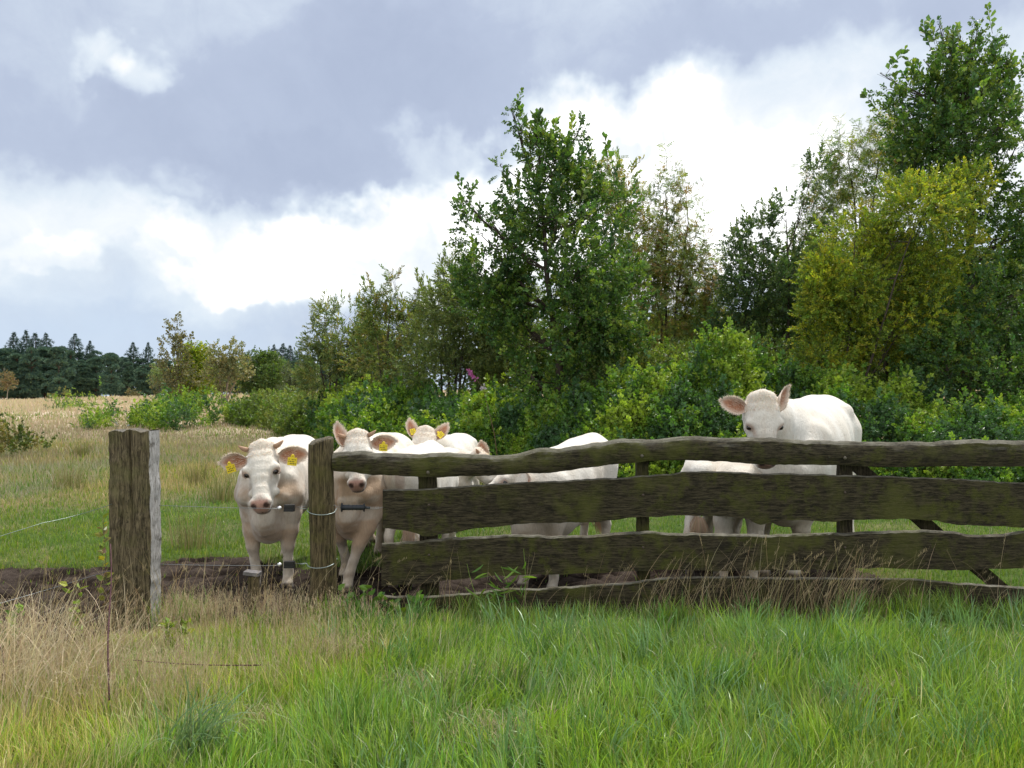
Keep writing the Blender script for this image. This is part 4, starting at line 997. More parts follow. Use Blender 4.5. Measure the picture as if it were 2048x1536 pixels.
for k, (u0, u1, wpx) in enumerate(((855, 862, 36), (1284, 1287, 24), (1689, 1688, 25), (2265, 2262, 34))):
    yb = GY + (.13 if k != 2 else .11)
    a = W(u0, 916 if k else 930, yb); b = W(u1, 1246, yb); plank('upright', b, a, wpx / FPX * yb, .06, gate, M['upright'], 200 + k)
a = W(1705, 925, GY + .16); b = W(2030, 1200, GY + .16); plank('brace', b, a, .085, .045, gate, M['upright'], 210)
# bolt heads on the rails
g = Geo()
for u, v in ((856, 945), (1284, 912), (1690, 916)): g.sphere(W(u, v, GY - .022) - groot_p, (.012, .008, .012), (.10, .085, .06), 8, 5)
for u, v in ((858, 1010), (1286, 990), (1690, 985), (858, 1110), (1286, 1095), (1690, 1095)): g.sphere(W(u, v, GY - .008) - groot_p, (.009, .007, .009), (.07, .05, .035), 8, 5)
g.build('bolt_heads', M['plain'], gate)['kind'] = 'stuff'

# round post
def round_post():
    base = np.array([W(640, 0, GY)[0], GY + .03, 0]); g = Geo(); n = 60; seg = 40; V = []
    for i in range(n + 1):
        t = i / n; z = -.25 + t * (W(0, 882, GY)[2] + .25)
        c = np.array([.012 * math.sin(t * 5) + .006 * t * 2, 0])
        r0 = .086 - .010 * t
        for j in range(seg):
            th = 2 * math.pi * j / seg
            r = r0 * (1 + .07 * math.sin(2 * th + 1) + .10 * (float(fbm(np.array(th * 1.6), np.array(z * 1.1), 220, 3)) - .5)) + .006 * (float(fbm(np.array(th * 9), np.array(z * 3), 221, 2)) - .5)
            for th0, dep in ((-1.35, .016), (4.3, .010), (-1.9, .007)):
                dth = (th - th0 - .15 * math.sin(z * 4) + math.pi) % (2 * math.pi) - math.pi
                r -= dep * math.exp(-(dth / .07) ** 2)
            zz = z
            if i == n: zz += .018 * math.cos(th - .5) + .012 * (float(fbm(np.array(th * 2), np.array(3.), 222, 2)) - .5) - .03 * math.exp(-(((th - 3.6 + math.pi) % (2 * math.pi) - math.pi) / .5) ** 2)
            V.append([c[0] + r * math.cos(th), r * math.sin(th), zz])
    i, j = np.meshgrid(np.arange(n), np.arange(seg), indexing='ij'); i = i.ravel(); j = j.ravel(); k = (j + 1) % seg
    F = [np.stack([i * seg + j, i * seg + k, (i + 1) * seg + k, (i + 1) * seg + j], 1)]
    V = np.array(V); ring = V[-seg:]; cen = ring.mean(0)
    r2 = cen + (ring - cen) * .86 + [0, 0, .012]; r3 = cen + (ring - cen) * .4 + [0, 0, .016]
    V = np.concatenate([V, r2, r3, [cen + [0, 0, .012]]]); j = np.arange(seg); k = (j + 1) % seg; b = n * seg
    for a_, b_ in ((b, b + seg), (b + seg, b + 2 * seg)): F.append(np.stack([a_ + j, a_ + k, b_ + k, b_ + j], 1))
    F.append(np.stack([b + 2 * seg + j, b + 2 * seg + k, np.full(seg, b + 3 * seg)], 1))
    return tag(mesh_obj('fence_post', V, F, M['post'], None, None, loc=base), 'round greenish wooden post at the left end of the gate', 'post')
round_post()
# squared gate post, an old sleeper
def square_post():
    Yp = 5.3; a = W(220, 862, Yp); base = np.array([W(262, 0, Yp)[0], Yp + .07, 0]); w = .268; d = .15; top = a[2]
    nx, nz = 44, 120; V = []
    xs = np.linspace(-w / 2, w / 2, nx + 1); zs = np.linspace(-.25, top, nz + 1)
    X, Z = np.meshgrid(xs, zs)
    crk = .012 + .012 * np.sin(Z * 3) - .02 * (top - Z) * .3
    dep = np.clip((Z - .35) / .8, 0, 1) * .03
    Y = -d / 2 + (fbm(X * 14, Z * 22, 230, 4) - .5) * .016 + dep * np.exp(-((X - crk) / .006) ** 2) * 1.0 + .012 * np.exp(-((X + .035 - .1 * (Z - .8)) / .004) ** 2) * sstep(.45, .6, Z) * sstep(.95, .8, Z)
    Xs = X + (fbm(Z * 7, Z * 0 + 2, 231, 3) - .5) * .018 * (np.abs(X) / (w / 2)) ** 3 * np.sign(X)
    Y += .010 * (np.abs(X) / (w / 2)) ** 8
    Zs = Z + ((fbm(X * 22, Z * 0, 232, 3) - .5) * .03) * (Z > top - .02)
    V1 = np.stack([Xs, Y, Zs], -1).reshape(-1, 3)
    m_ = nx + 1; i, j = np.meshgrid(np.arange(nz), np.arange(nx), indexing='ij'); i = i.ravel(); j = j.ravel()
    F1 = np.stack([i * m_ + j, i * m_ + j + 1, (i + 1) * m_ + j + 1, (i + 1) * m_ + j], 1)
    Yb = d / 2 + (fbm(X * 14, Z * 22, 234, 3) - .5) * .01
    V2 = np.stack([Xs, Yb, Zs], -1).reshape(-1, 3); o = len(V1)
    F2 = F1[:, ::-1] + o
    # sides (with rows between) and the top
    Vs = [V1, V2]; Fs = [F1, F2]; o = 2 * len(V1)
    L = np.arange(nz + 1) * m_; Rr = L + nx
    def strip(e1, e2, mid=6, amp=.008, sgn=1, flip=False):
        nonlocal o
        A = V1[e1]; B = V2[e2]; n = len(A); prev = None; rows = []
        for q in range(mid + 1):
            t = q / mid; P = A * (1 - t) + B * t
            if 0 < q < mid: P = P + (fbm(P[:, 2] * 14, P[:, 1] * 60 + 5, 236, 3) - .5)[:, None] * np.array([[sgn * amp * 2, 0, 0]])
            rows.append(P)
        P = np.concatenate(rows); i = np.arange(n - 1); Fk = []
        for q in range(mid):
            f = np.stack([q * n + i, (q + 1) * n + i, (q + 1) * n + i + 1, q * n + i + 1], 1); Fk.append(f[:, ::-1] if flip else f)
        Vs.append(P); Fs.append(np.concatenate(Fk) + o); o += len(P)
    strip(Rr, Rr); strip(L, L, flip=True)
    tp = nz * m_ + np.arange(m_)
    A = V1[tp]; B = V2[tp]; rows = [A * (1 - t) + B * t + np.array([0, 0, .006]) * (0 < t < 1) for t in np.linspace(0, 1, 6)]
    P = np.concatenate(rows); i = np.arange(m_ - 1)
    Fs.append(np.concatenate([np.stack([q * m_ + i, q * m_ + i + 1, (q + 1) * m_ + i + 1, (q + 1) * m_ + i], 1) for q in range(5)]) + o); Vs.append(P)
    ob = mesh_obj('squared_gate_post', np.concatenate(Vs), np.concatenate(Fs), M['sleeper'], None, None, loc=base)
    ob.data.set_sharp_from_angle(angle=math.radians(50)); ob.rotation_euler = (0, math.radians(-.6), math.radians(-3))
    return tag(ob, 'thick squared cracked wooden post standing alone left of the cattle', 'post')
sp_ = square_post()
# right side of the squared post: weathered grey, its lit paleness painted in
def lit_grey_mat():
    m, t, out = new_mat('lit_grey_wood'); tc = t.node('ShaderNodeTexCoord'); mp = t.node('ShaderNodeMapping'); t.l.new(tc.outputs['Object'], mp.inputs[0]); mp.inputs['Scale'].default_value = (14, 14, 1.5)
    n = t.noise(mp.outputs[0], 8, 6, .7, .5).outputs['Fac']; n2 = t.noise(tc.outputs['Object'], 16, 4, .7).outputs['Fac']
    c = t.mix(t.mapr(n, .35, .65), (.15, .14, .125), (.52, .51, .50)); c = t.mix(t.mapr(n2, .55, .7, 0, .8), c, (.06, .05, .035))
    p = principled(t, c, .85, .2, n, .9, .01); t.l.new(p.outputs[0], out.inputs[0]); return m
M['lit_greywood'] = lit_grey_mat()
sp_.data.materials.append(M['lit_greywood'])
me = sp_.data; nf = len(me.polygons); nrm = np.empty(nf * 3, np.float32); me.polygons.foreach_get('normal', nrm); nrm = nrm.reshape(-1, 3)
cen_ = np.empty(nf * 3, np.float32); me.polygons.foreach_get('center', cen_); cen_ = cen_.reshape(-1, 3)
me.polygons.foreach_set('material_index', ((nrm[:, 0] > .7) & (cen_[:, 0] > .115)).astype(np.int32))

# ------------------------------------------------------------------ electric fence
WC = (.26, .28, .29)
def wire(name, pts, r, label, cat='wire', col=WC, group=None):
    g = Geo(); g.tube(pts, r, 6, col=col); return tag(g.build(name, M['metal']), label, cat, group)
def sag(a, b, s, n=14):
    t = np.linspace(0, 1, n)[:, None]; p = a * (1 - t) + b * t; p[:, 2] -= s * 4 * (t * (1 - t))[:, 0]; return p
YW = GY - .055
pr = (W(306, 1010, 5.42), W(560, 1017, YW))
wire('fence_wire', sag(pr[0], pr[1], .004), .0016, 'upper thin fence wire from the squared post across the pale heifer on the left')
wire('fence_wire', sag(W(306, 1128, 5.42), W(560, 1131, YW), .004), .0015, 'lower thin fence wire from the squared post past the stake')
wire('fence_wire', np.concatenate([sag(W(224, 1008, 5.3), W(85, 1046, 4.9), .01), sag(W(85, 1046, 4.9), W(-320, 1160, 4.1), .01)[1:]]), .0019, 'upper wire running left from the squared post out of the picture', col=(.20, .25, .21))
wire('fence_wire', sag(W(222, 1140, 5.3), W(-320, 1290, 4.1), .015), .0016, 'lower wire running left from the squared post over the mud')
def insulator(v, label, yoff=0.0):
    root = empty('wire_insulator', W(579, v, YW)); tag(root, label, 'insulator', 'black wire insulators')
    g = Geo(); px = YW / FPX
    g.box((0, 0, 0), (10 * px, .016, 6.5 * px), col=(.012, .012, .013)); g.box((0, -.018, 5 * px), (9 * px, .004, 2 * px), col=(.015, .015, .016)); g.box((-1 * px, -.017, -4.5 * px), (9 * px, .004, 2 * px), col=(.015, .015, .016))
    g.build('body', M['plain'], root, smooth=False)
    g = Geo(); g.sphere((-20 * px, 0, 0), 4 * px, (.75, .75, .76), 10, 6); g.tube([(-24 * px, 0, 0), (-16 * px, 0, 0)], 2.6 * px, 8, col=(.6, .6, .6))
    g.build('clamp', M['metal'], root)
    g = Geo(); g.tube([(10 * px, 0, 2 * px), (24 * px, .0, 2 * px), (34 * px, .01, 4 * px)], .0016, 6, col=WC)
    g.build('wire_end', M['metal'], root)
insulator(1016, 'upper black insulator on the wire left of the round post'); insulator(1129, 'lower black insulator on the wire left of the round post')
def loop(v0, v1, label):
    c = np.array([W(641, 0, GY)[0], GY + .03]); P = [W(600, v0 - 3, YW)]
    for a in np.linspace(math.pi + .1, 2 * math.pi - .25, 16):
        z = CAM_H - ((v0 + (v1 - v0) * (a - math.pi) / math.pi) + 6 * math.sin(a - math.pi) - HORV) / FPX * (GY - .05)
        P.append([c[0] + .094 * math.cos(a), c[1] + .094 * math.sin(a), z])
    P.append([c[0] + .098, c[1] + .03, P[-1][2] + .02])
    P = np.array(P); P[-1, 2] = P[-2, 2] + .02
    wire('wire_loop', P, .0028, label, 'wire', col=(.36, .42, .40))
loop(1020, 1026, 'upper wire loop tied round the round post'); loop(1131, 1128, 'lower wire loop tied round the round post')
# spring handle between post and gate
hr = empty('gate_handle', W(706, 1015, YW)); tag(hr, 'black plastic electric fence handle hooked between round post and gate', 'handle')
px = YW / FPX; g = Geo()
g.tube([(-24 * px, 0, 0), (-22 * px, 0, 0), (0, 0, 0), (20 * px, 0, 0), (23 * px, 0, 0), (24 * px, 0, 0)], [5 * px, 5.6 * px, 5.0 * px, 5.2 * px, 4.6 * px, 4.4 * px], 14, col=(.018, .022, .028))
for x, r in ((-23, 9), (21.5, 8.5)): g.tube([(x * px, 0, 0), ((x + 1.6) * px, 0, 0)], r * px, 14, col=(.016, .018, .022))
for k in range(5): g.tube([((-17 + 8 * k) * px, 0, 0), ((-16 + 8 * k) * px, 0, 0)], 5.7 * px, 12, col=(.016, .018, .022))
g.tube([(24 * px, 0, 0), (34 * px, 0, -1 * px)], 2.6 * px, 10, col=(.05, .055, .06)); g.build('grip', M['plain'], hr)
g = Geo(); t = np.linspace(0, 1, 60); g.tube(np.stack([(34 + 20 * t) * px, 2.6 * px * np.cos(t * 38), -1 * px + 2.6 * px * np.sin(t * 38)], 1), .0012, 5, col=(.5, .5, .5))
g.tube([(54 * px, 0, -1 * px), (59 * px, .02, 0)], .0016, 5, col=(.5, .5, .5)); g.build('spring', M['metal'], hr)
g = Geo(); g.tube([(-24 * px, 0, 0), (-31 * px, 0, 1 * px), (-37 * px, 0, 5 * px), (-40 * px, .01, 4 * px)], .0018, 6, col=(.3, .3, .3)); g.build('hook', M['metal'], hr)
# short stake with a grey plate
sk = empty('wooden_stake', (W(505, 0, 5.42)[0], 5.42, 0)); tag(sk, 'short broken wooden stake capped with a grey plate below the left heifer', 'stake')
plank('stake', (0, 0, -.1), (.012, 0, W(0, 1152, 5.42)[2]), .05, .05, sk, M['post'], 240, off=np.zeros(3), taper=1.3)
g = Geo(); R = np.array([[math.cos(.12), 0, math.sin(.12)], [0, 1, 0], [-math.sin(.12), 0, math.cos(.12)]])
g.box((.0, 0, W(0, 1146, 5.42)[2]), (.05, .04, .011), R, (.16, .15, .15)); o = g.build('plate', col_mat('plate_metal', .6, .4, .3, 40, .5), sk, smooth=False)
# ------------------------------------------------------------------ cattle
def unit(v): v = np.asarray(v, float); return v / (np.linalg.norm(v) + 1e-12)
class Field:
    """signed distance field on a grid, smooth unions, meshed with surface nets"""
    def __init__(s, lo, hi, h):
        s.h = h; s.lo = np.asarray(lo, float); s.n = np.ceil((np.asarray(hi) - s.lo) / h).astype(int) + 1
        s.f = np.full(s.n, .25, np.float32)
        s.ax = [s.lo[i] + h * np.arange(s.n[i]) for i in range(3)]
    def _sub(s, lo, hi):
        a = np.clip(np.floor((lo - s.lo) / s.h).astype(int), 0, s.n); b = np.clip(np.ceil((hi - s.lo) / s.h).astype(int) + 1, 0, s.n)
        if (b <= a).any(): return None, None
        sl = tuple(slice(a[i], b[i]) for i in range(3))
        X = np.meshgrid(*[s.ax[i][sl[i]] for i in range(3)], indexing='ij')
        return sl, np.stack(X, -1)
    def chain(s, pts, up=(0, 0, 1), k=.03, p=2.0, cut=False, cap=1.0):
        """pts: (pos, a sideways, b along up)"""
        for (p0, a0, b0), (p1, a1, b1) in zip(pts[:-1], pts[1:]):
            p0 = np.asarray(p0, float); p1 = np.asarray(p1, float)
            R = max(a0, b0, a1, b1) + 2.2 * k
            sl, Q = s._sub(np.minimum(p0, p1) - R, np.maximum(p0, p1) + R)
            if sl is None: continue
            e = p1 - p0; L = np.linalg.norm(e) + 1e-9; e /= L
            v = np.asarray(up, float) - np.dot(up, e) * e
            if np.linalg.norm(v) < .05: v = np.array([1.0, 0, 0]) - e[0] * e
            v = unit(v); w = np.cross(e, v)
            rel = Q - p0; t = (rel @ e) / L; tc = np.clip(t, 0, 1)
            tt = tc * tc * (3 - 2 * tc) * .5 + tc * .5
            a = a0 + (a1 - a0) * tt; b = b0 + (b1 - b0) * tt
            ov = (t - tc) * L; lu = np.abs(rel @ w) / a; lv = np.abs(rel @ v) / b; rc = np.minimum(a, b) * cap
            q = (lu ** p + lv ** p) ** (1 / p); d = (np.sqrt(q * q + (ov / rc) ** 2) - 1) * np.minimum(a, b)
            s.comb(sl, d.astype(np.float32), k, cut)
    def ball(s, c, r, k=.02, cut=False, R=None):
        c = np.asarray(c, float); r = np.broadcast_to(np.asarray(r, float), (3,)); m = r.max() + 2.2 * k
        sl, Q = s._sub(c - m, c + m)
        if sl is None: return
        q = Q - c
        if R is not None: q = q @ R
        d = (np.linalg.norm(q / r, axis=-1) - 1) * r.min(); s.comb(sl, d.astype(np.float32), k, cut)
    def comb(s, sl, d, k, cut):
        f = s.f[sl]
        if cut:
            d = -d; h = np.clip(.5 - .5 * (d - f) / k, 0, 1); s.f[sl] = f * h + d * (1 - h) + k * h * (1 - h)
            s.f[sl] = np.where(np.abs(d - f) > 4 * k, np.maximum(f, d), s.f[sl])
        else:
            h = np.clip(.5 + .5 * (f - d) / k, 0, 1); s.f[sl] = f * (1 - h) + d * h - k * h * (1 - h)
    def mesh(s):
        f = s.f; n = f.shape; ins = f < 0
        # cells with a sign change
        c = np.zeros(tuple(x - 1 for x in n), np.int8)
        for dx in (0, 1):
            for dy in (0, 1):
                for dz in (0, 1): c += ins[dx:n[0] - 1 + dx, dy:n[1] - 1 + dy, dz:n[2] - 1 + dz]
        act = (c > 0) & (c < 8); idx = np.full(act.shape, -1, np.int64); cells = np.argwhere(act); idx[act] = np.arange(len(cells))
        P = np.zeros((len(cells), 3)); W_ = np.zeros(len(cells))
        cr = [(a, b) for a in np.ndindex(2, 2, 2) for b in np.ndindex(2, 2, 2) if sum(np.abs(np.subtract(a, b))) == 1 and a < b]
        for a, b in cr:
            A = f[cells[:, 0] + a[0], cells[:, 1] + a[1], cells[:, 2] + a[2]]; B = f[cells[:, 0] + b[0], cells[:, 1] + b[1], cells[:, 2] + b[2]]
            m = (A < 0) != (B < 0); t = np.where(m, A / (A - B + 1e-12), 0)
            p = np.array(a) + t[:, None] * (np.array(b) - np.array(a)); P[m] += p[m]; W_[m] += 1
        V = s.lo + s.h * (cells + P / W_[:, None]); F = []
        for ax in range(3):
            o = [i for i in range(3) if i != ax]
            sl0 = [slice(None)] * 3; sl1 = [slice(None)] * 3; sl0[ax] = slice(0, -1); sl1[ax] = slice(1, None)
            A = ins[tuple(sl0)]; B = ins[tuple(sl1)]; e = np.argwhere(A != B); e = e[(e[:, o[0]] > 0) & (e[:, o[1]] > 0) & (e[:, o[0]] < n[o[0]] - 1) & (e[:, o[1]] < n[o[1]] - 1)]
            q = []
            for d0, d1 in ((1, 1), (0, 1), (0, 0), (1, 0)):
                k = e.copy(); k[:, o[0]] -= d0; k[:, o[1]] -= d1; q.append(idx[k[:, 0], k[:, 1], k[:, 2]])
            q = np.stack(q, 1); a_in = ins[e[:, 0], e[:, 1], e[:, 2]]
            flip = a_in if ax != 1 else ~a_in
            q[~flip] = q[~flip][:, ::-1]; F.append(q)
        F = np.concatenate(F); F = F[(F >= 0).all(1)]
        E = np.concatenate([F[:, [0, 1]], F[:, [1, 2]], F[:, [2, 3]], F[:, [3, 0]]])
        for it in range(2):
            S = np.zeros_like(V); N = np.bincount(E[:, 0], minlength=len(V)) + np.bincount(E[:, 1], minlength=len(V))
            for d in range(3): S[:, d] = np.bincount(E[:, 0], V[E[:, 1], d], len(V)) + np.bincount(E[:, 1], V[E[:, 0], d], len(V))
            V = V * .55 + .45 * S / np.maximum(N, 1)[:, None]
        return V, F

def coat_mat():
    m, t, out = new_mat('cattle_coat')
    a = t.node('ShaderNodeVertexColor', layer_name='Col'); tc = t.node('ShaderNodeTexCoord'); ob = tc.outputs['Object']
    mp = t.node('ShaderNodeMapping'); t.l.new(ob, mp.inputs[0]); mp.inputs['Scale'].default_value = (1, 1, .28)
    hairn = t.noise(mp.outputs[0], 95, 3, .7, .5).outputs['Fac']; blot = t.noise(ob, 5.5, 5, .6, .4).outputs['Fac']; curl = t.noise(ob, 26, 4, .65, 1.2).outputs['Fac']
    mp3 = t.node('ShaderNodeMapping'); t.l.new(ob, mp3.inputs[0]); mp3.inputs['Scale'].default_value = (3, 3, .8); strk = t.noise(mp3.outputs[0], 6, 5, .65, .6).outputs['Fac']
    c = t.mix(t.mapr(t.math('ADD', t.math('MULTIPLY', blot, .5), t.math('MULTIPLY', strk, .5)), .50, .66, 0, .42, smooth=True), a.outputs[0], (.50, .38, .27))
    f = t.mapr(hairn, .25, .75, .84, 1.10); sc = t.node('ShaderNodeVectorMath', operation='SCALE'); t.l.new(c, sc.inputs[0]); t.l.new(f, sc.inputs['Scale'])
    h = t.math('ADD', t.math('MULTIPLY', hairn, .7), t.math('MULTIPLY', curl, 1.1))
    p = principled(t, sc.outputs[0], .75, .15, h, .5, .012)
    p.inputs['Sheen Weight'].default_value = .25; p.inputs['Sheen Roughness'].default_value = .5
    t.l.new(p.outputs[0], out.inputs[0]); return m
M['coat'] = coat_mat()
def eye_mat():
    m, t, out = new_mat('eye'); p = principled(t, (.012, .007, .005), .08, .8); t.l.new(p.outputs[0], out.inputs[0]); return m
M['eye'] = eye_mat()
M['tag'] = col_mat('ear_tag_plastic', .45, .4)

CREAM = np.array([.70, .65, .57]); WHITE = np.array([.72, .685, .62]); TANC = np.array([.56, .46, .35]); BROWN = np.array([.36, .20, .11])
PINK = np.array([.40, .22, .17]); DIRT = np.array([.30, .22, .16])

def cow(label, front, heading, s, poll, fdir, udir, hs=1.0, legs=None, h=.012, dirty=.3, warm=.0, ears=None, horns=True, tags=(1, 1), chest=0.0, lower_neck=0.0, tail=True, seed=1, earscale=1.0, dewlap=.0, belly=1.0, hide_detail=False, hiz=1.0, face_tan=.0, tailbend=0.0, rise=0.0, hw=1.0, dep=1.0, brisk=True, wid=1.0):
    """front: ground point (x, y) between the fore feet; heading: direction the body faces; s: size (1 = 1.35 m at the withers)
       poll: world point at the top of the forehead; fdir poll->muzzle; udir out of the forehead"""
    rng = np.random.default_rng(seed)
    Fw = unit([heading[0], heading[1], 0]); Lf = np.array([-Fw[1], Fw[0], 0]); Up = np.array([0, 0, 1.0])
    z0 = float(gz(front[0], front[1]))
    o = np.array([front[0], front[1], z0]) - Fw * .52 * s      # root under the middle of the body
    root = empty('cow', o); tag(root, label, 'cow', 'cattle behind the gate')
    B = lambda x, y, z: (Fw * x + Lf * y + Up * (z * hiz * (1 - rise * x * sstep(.2, .8, z)))) * s
    poll = np.asarray(poll, float) - o; f = unit(fdir); u = unit(np.asarray(udir, float) - np.dot(udir, f) * f); r = np.cross(u, f)
    Hd = lambda t, lat, off: poll + (f * t + r * lat + u * off) * hs
    pts = [B(-1.0, -.45, -.05), B(1.0, .45, 1.5), B(-1.0, .45, 0), B(1.0, -.45, 1.5), Hd(-.1, .25, .1), Hd(.65, -.25, -.35), Hd(.65, .25, .1), Hd(-.1, -.25, -.3)]
    lo = np.min(pts, 0) - .06; hi = np.max(pts, 0) + .06; lo[2] = -.12
    Fd = Field(lo, hi, h)
    # trunk
    body = [((-.84, 1.10), .16, .17), ((-.70, 1.08), .25, .25), ((-.50, 1.04), .285, .30), ((-.25, .98), .29 * belly, .355), ((.02, .93), .325 * belly, .40), ((.28, .91), .315 * belly, .415), ((.52, .92), .255, .41), ((.68, .94), .175, .33), ((.78, .96), .11, .24)]
    Fd.chain([(B(p[0], 0, p[1] + (1 - dep) * b), a * s * wid, b * s * hiz * dep) for p, a, b in body], k=.05 * s, p=2.25)
    Fd.chain([(B(-.72, 0, 1.27), .07 * s, .06 * s), (B(-.3, 0, 1.275), .09 * s, .07 * s), (B(.15, 0, 1.27), .08 * s, .07 * s), (B(.46, 0, 1.30), .065 * s, .07 * s)], k=.08 * s)      # back line
    for sg in (-1, 1):
        Fd.ball(B(.77, sg * .165, .87), .065 * s, k=.05 * s)            # point of the shoulder
        Fd.chain([(B(.40, sg * .13, 1.27), .03 * s, .05 * s), (B(.66, sg * .20, 1.02), .035 * s, .06 * s), (B(.76, sg * .17, .88), .05 * s, .05 * s)], k=.05 * s)   # shoulder blade ridge
        Fd.ball(B(-.46, sg * .215, 1.225), .055 * s, k=.07 * s)         # hook bones
        Fd.ball(B(-.78, sg * .12, 1.15), .055 * s, k=.07 * s)            # pin bones
        Fd.chain([(B(-.60, sg * .165, 1.05), .15 * s, .22 * s), (B(-.56, sg * .19, .82), .115 * s, .20 * s), (B(-.50, sg * .19, .68), .085 * s, .13 * s)], up=Fw, k=.06 * s)
        Fd.chain([(B(.46, sg * .20, 1.10), .09 * s, .16 * s), (B(.58, sg * .20, .88), .10 * s, .16 * s), (B(.53, sg * .185, .70), .075 * s, .11 * s)], up=Fw, k=.06 * s)
    Fd.ball(B(-.78, 0, 1.225), (.04 * s,) * 3, k=.08 * s)                # tail head
    if brisk: Fd.chain([(B(.30, 0, .60), .14 * s, .12 * s), (B(.60, 0, .57), .13 * s, .13 * s), (B(.76, 0, .70), .11 * s, .15 * s)], k=.07 * s)   # brisket
    # legs: default feet, then overrides in body coordinates (x, y, lift)
    L0 = dict(fl=(.52, .16, 0), fr=(.52, -.16, 0), hl=(-.66, .17, 0), hr=(-.66, -.17, 0))
    if legs: L0.update(legs)
    for key, (fx, fy, lift) in L0.items():
        sg = 1 if key[1] == 'l' else -1
        gl = float(gz(*(o + B(fx, fy, 0))[:2])) - z0 if True else 0
        gl = gl / s
        if key[0] == 'f':
            el = np.array([.53, sg * .175, .70]); ft = np.array([fx, fy, .05 + gl / hiz + lift])
            kn = el * .46 + np.array([fx, fy, 0]) * .54 + [.03 + .25 * lift, 0, .40 * (1) - .70 * .46 + .6 * lift]
            fe = ft + [-.035, 0, .085]
            Fd.chain([(B(*el), .105 * s, .125 * s), (B(*(el * .5 + kn * .5)), .082 * s, .088 * s), (B(*kn), .062 * s, .064 * s)], up=Fw, k=.035 * s)
            Fd.chain([(B(*kn), .056 * s, .058 * s), (B(*(kn * .5 + fe * .5)), .042 * s, .046 * s), (B(*fe), .050 * s, .052 * s)], up=Fw, k=.02 * s)
        else:
            st = np.array([-.47, sg * .19, .70]); ft = np.array([fx, fy, .05 + gl / hiz + lift])
            hk = np.array([fx - .10, sg * .175 * .4 + fy * .6, .46 + .8 * lift]); fe = ft + [-.04, 0, .095]
            Fd.chain([(B(*st), .09 * s, .13 * s), (B(*(st * .45 + hk * .55)), .056 * s, .075 * s), (B(*hk), .048 * s, .068 * s)], up=Fw, k=.035 * s)
            Fd.chain([(B(*hk), .046 * s, .062 * s), (B(*(hk * .5 + fe * .5)), .042 * s, .048 * s), (B(*fe), .050 * s, .052 * s)], up=Fw, k=.02 * s)
        Fd.chain([(B(*fe), .040 * s, .040 * s), (B(*(ft + [.0, 0, .0])), .050 * s, .058 * s)], up=Fw, k=.015 * s)
        Fd.chain([(B(*(ft + [.0, 0, 0])), .052 * s, .062 * s), (B(*(ft + [.012, 0, -.045])), .056 * s, .072 * s)], up=Fw, k=.01 * s, p=2.4, cap=.2)
        Fd.chain([(B(*(ft + [.10, 0, -.04])), .005, .03 * s), (B(*(ft + [.03, 0, -.03])), .005, .03 * s)], k=.008, cut=True)   # cleft
    # neck
    nk = Hd(.10, 0, -.14); n0 = B(.50, 0, 1.08); mid = (n0 + nk) / 2 + np.array([0, 0, .015])
    Fd.chain([(B(.42, 0, 1.06), .20 * s, .28 * s), (n0 * .6 + mid * .4, .155 * s, .235 * s), (mid, .125 * s, .19 * s), (nk, .098 * hs, .13 * hs)], k=.05 * s)
    if dewlap:
        a = Hd(.22, 0, -.25); m2 = B(.84, 0, 1.0); m3 = B(.88, 0, .82); b = B(.76, 0, .56)
        Fd.chain([(a, .018 * s, .04 * s), (m2, .022 * s, .05 * s), (m3, .028 * s, .06 * s), (b, .03 * s, .07 * s)], k=.03 * s)
        for q in (-.085, -.045, .04, .09): Fd.chain([(a + Lf * q * .5 * s, .010, .015), (m2 + Lf * q * s, .013, .022), (m3 + Lf * q * 1.15 * s - Fw * (.01 + abs(q) * .4), .012, .022), (b + Lf * q * .9 * s - Fw * .04, .008, .02)], k=.03)
    # head
    sec = [(.0, .112, .080, -.092), (.06, .132, .115, -.118), (.13, .138, .130, -.128), (.205, .128, .132, -.130), (.28, .100, .118, -.116), (.36, .078, .092, -.092), (.43, .078, .080, -.080), (.480, .078, .070, -.072)]
    Fd.chain([(Hd(t, 0, off), w * hs * hw, d * hs) for t, w, d, off in sec], up=u, k=.014 * hs, p=2.7, cap=.55)
    Fd.chain([(Hd(.12, 0, -.20), .085 * hs, .06 * hs), (Hd(.30, 0, -.185), .06 * hs, .05 * hs), (Hd(.44, 0, -.13), .055 * hs, .035 * hs)], up=u, k=.03 * hs)   # jaw
    Fd.chain([(Hd(-.012, -.055, -.075), .038 * hs, .045 * hs), (Hd(-.018, 0, -.07), .042 * hs, .05 * hs), (Hd(-.012, .055, -.075), .038 * hs, .045 * hs)], up=u, k=.03 * hs)
    for sg in (-1, 1):
        Fd.ball(Hd(.185, sg * .108, -.045), .034 * hs, k=.025 * hs)     # brow
        Fd.ball(Hd(.215, sg * .118, -.060), .026 * hs, k=.012 * hs)     # lids
        Fd.ball(Hd(.218, sg * .140 * hw, -.052), .0165 * hs, k=.006 * hs, cut=True)
        Fd.ball(Hd(.34, sg * .086, -.13), np.array([.03] * 3) * hs, k=.03 * hs)
        Fd.ball(Hd(.455, sg * .056, -.030), .028 * hs, k=.02 * hs)      # nostril wing
        Fd.chain([(Hd(.462, sg * .056, .016), .010 * hs, .014 * hs), (Hd(.497, sg * .047, -.004), .012 * hs, .016 * hs), (Hd(.502, sg * .040, -.034), .010 * hs, .012 * hs)], up=f, k=.006 * hs, cut=True)
        Fd.chain([(Hd(.505, 0, -.088), .006 * hs, .007 * hs), (Hd(.492, sg * .045, -.096), .006 * hs, .007 * hs), (Hd(.44, sg * .085, -.112), .006 * hs, .006 * hs)], up=f, k=.006 * hs, cut=True)   # mouth
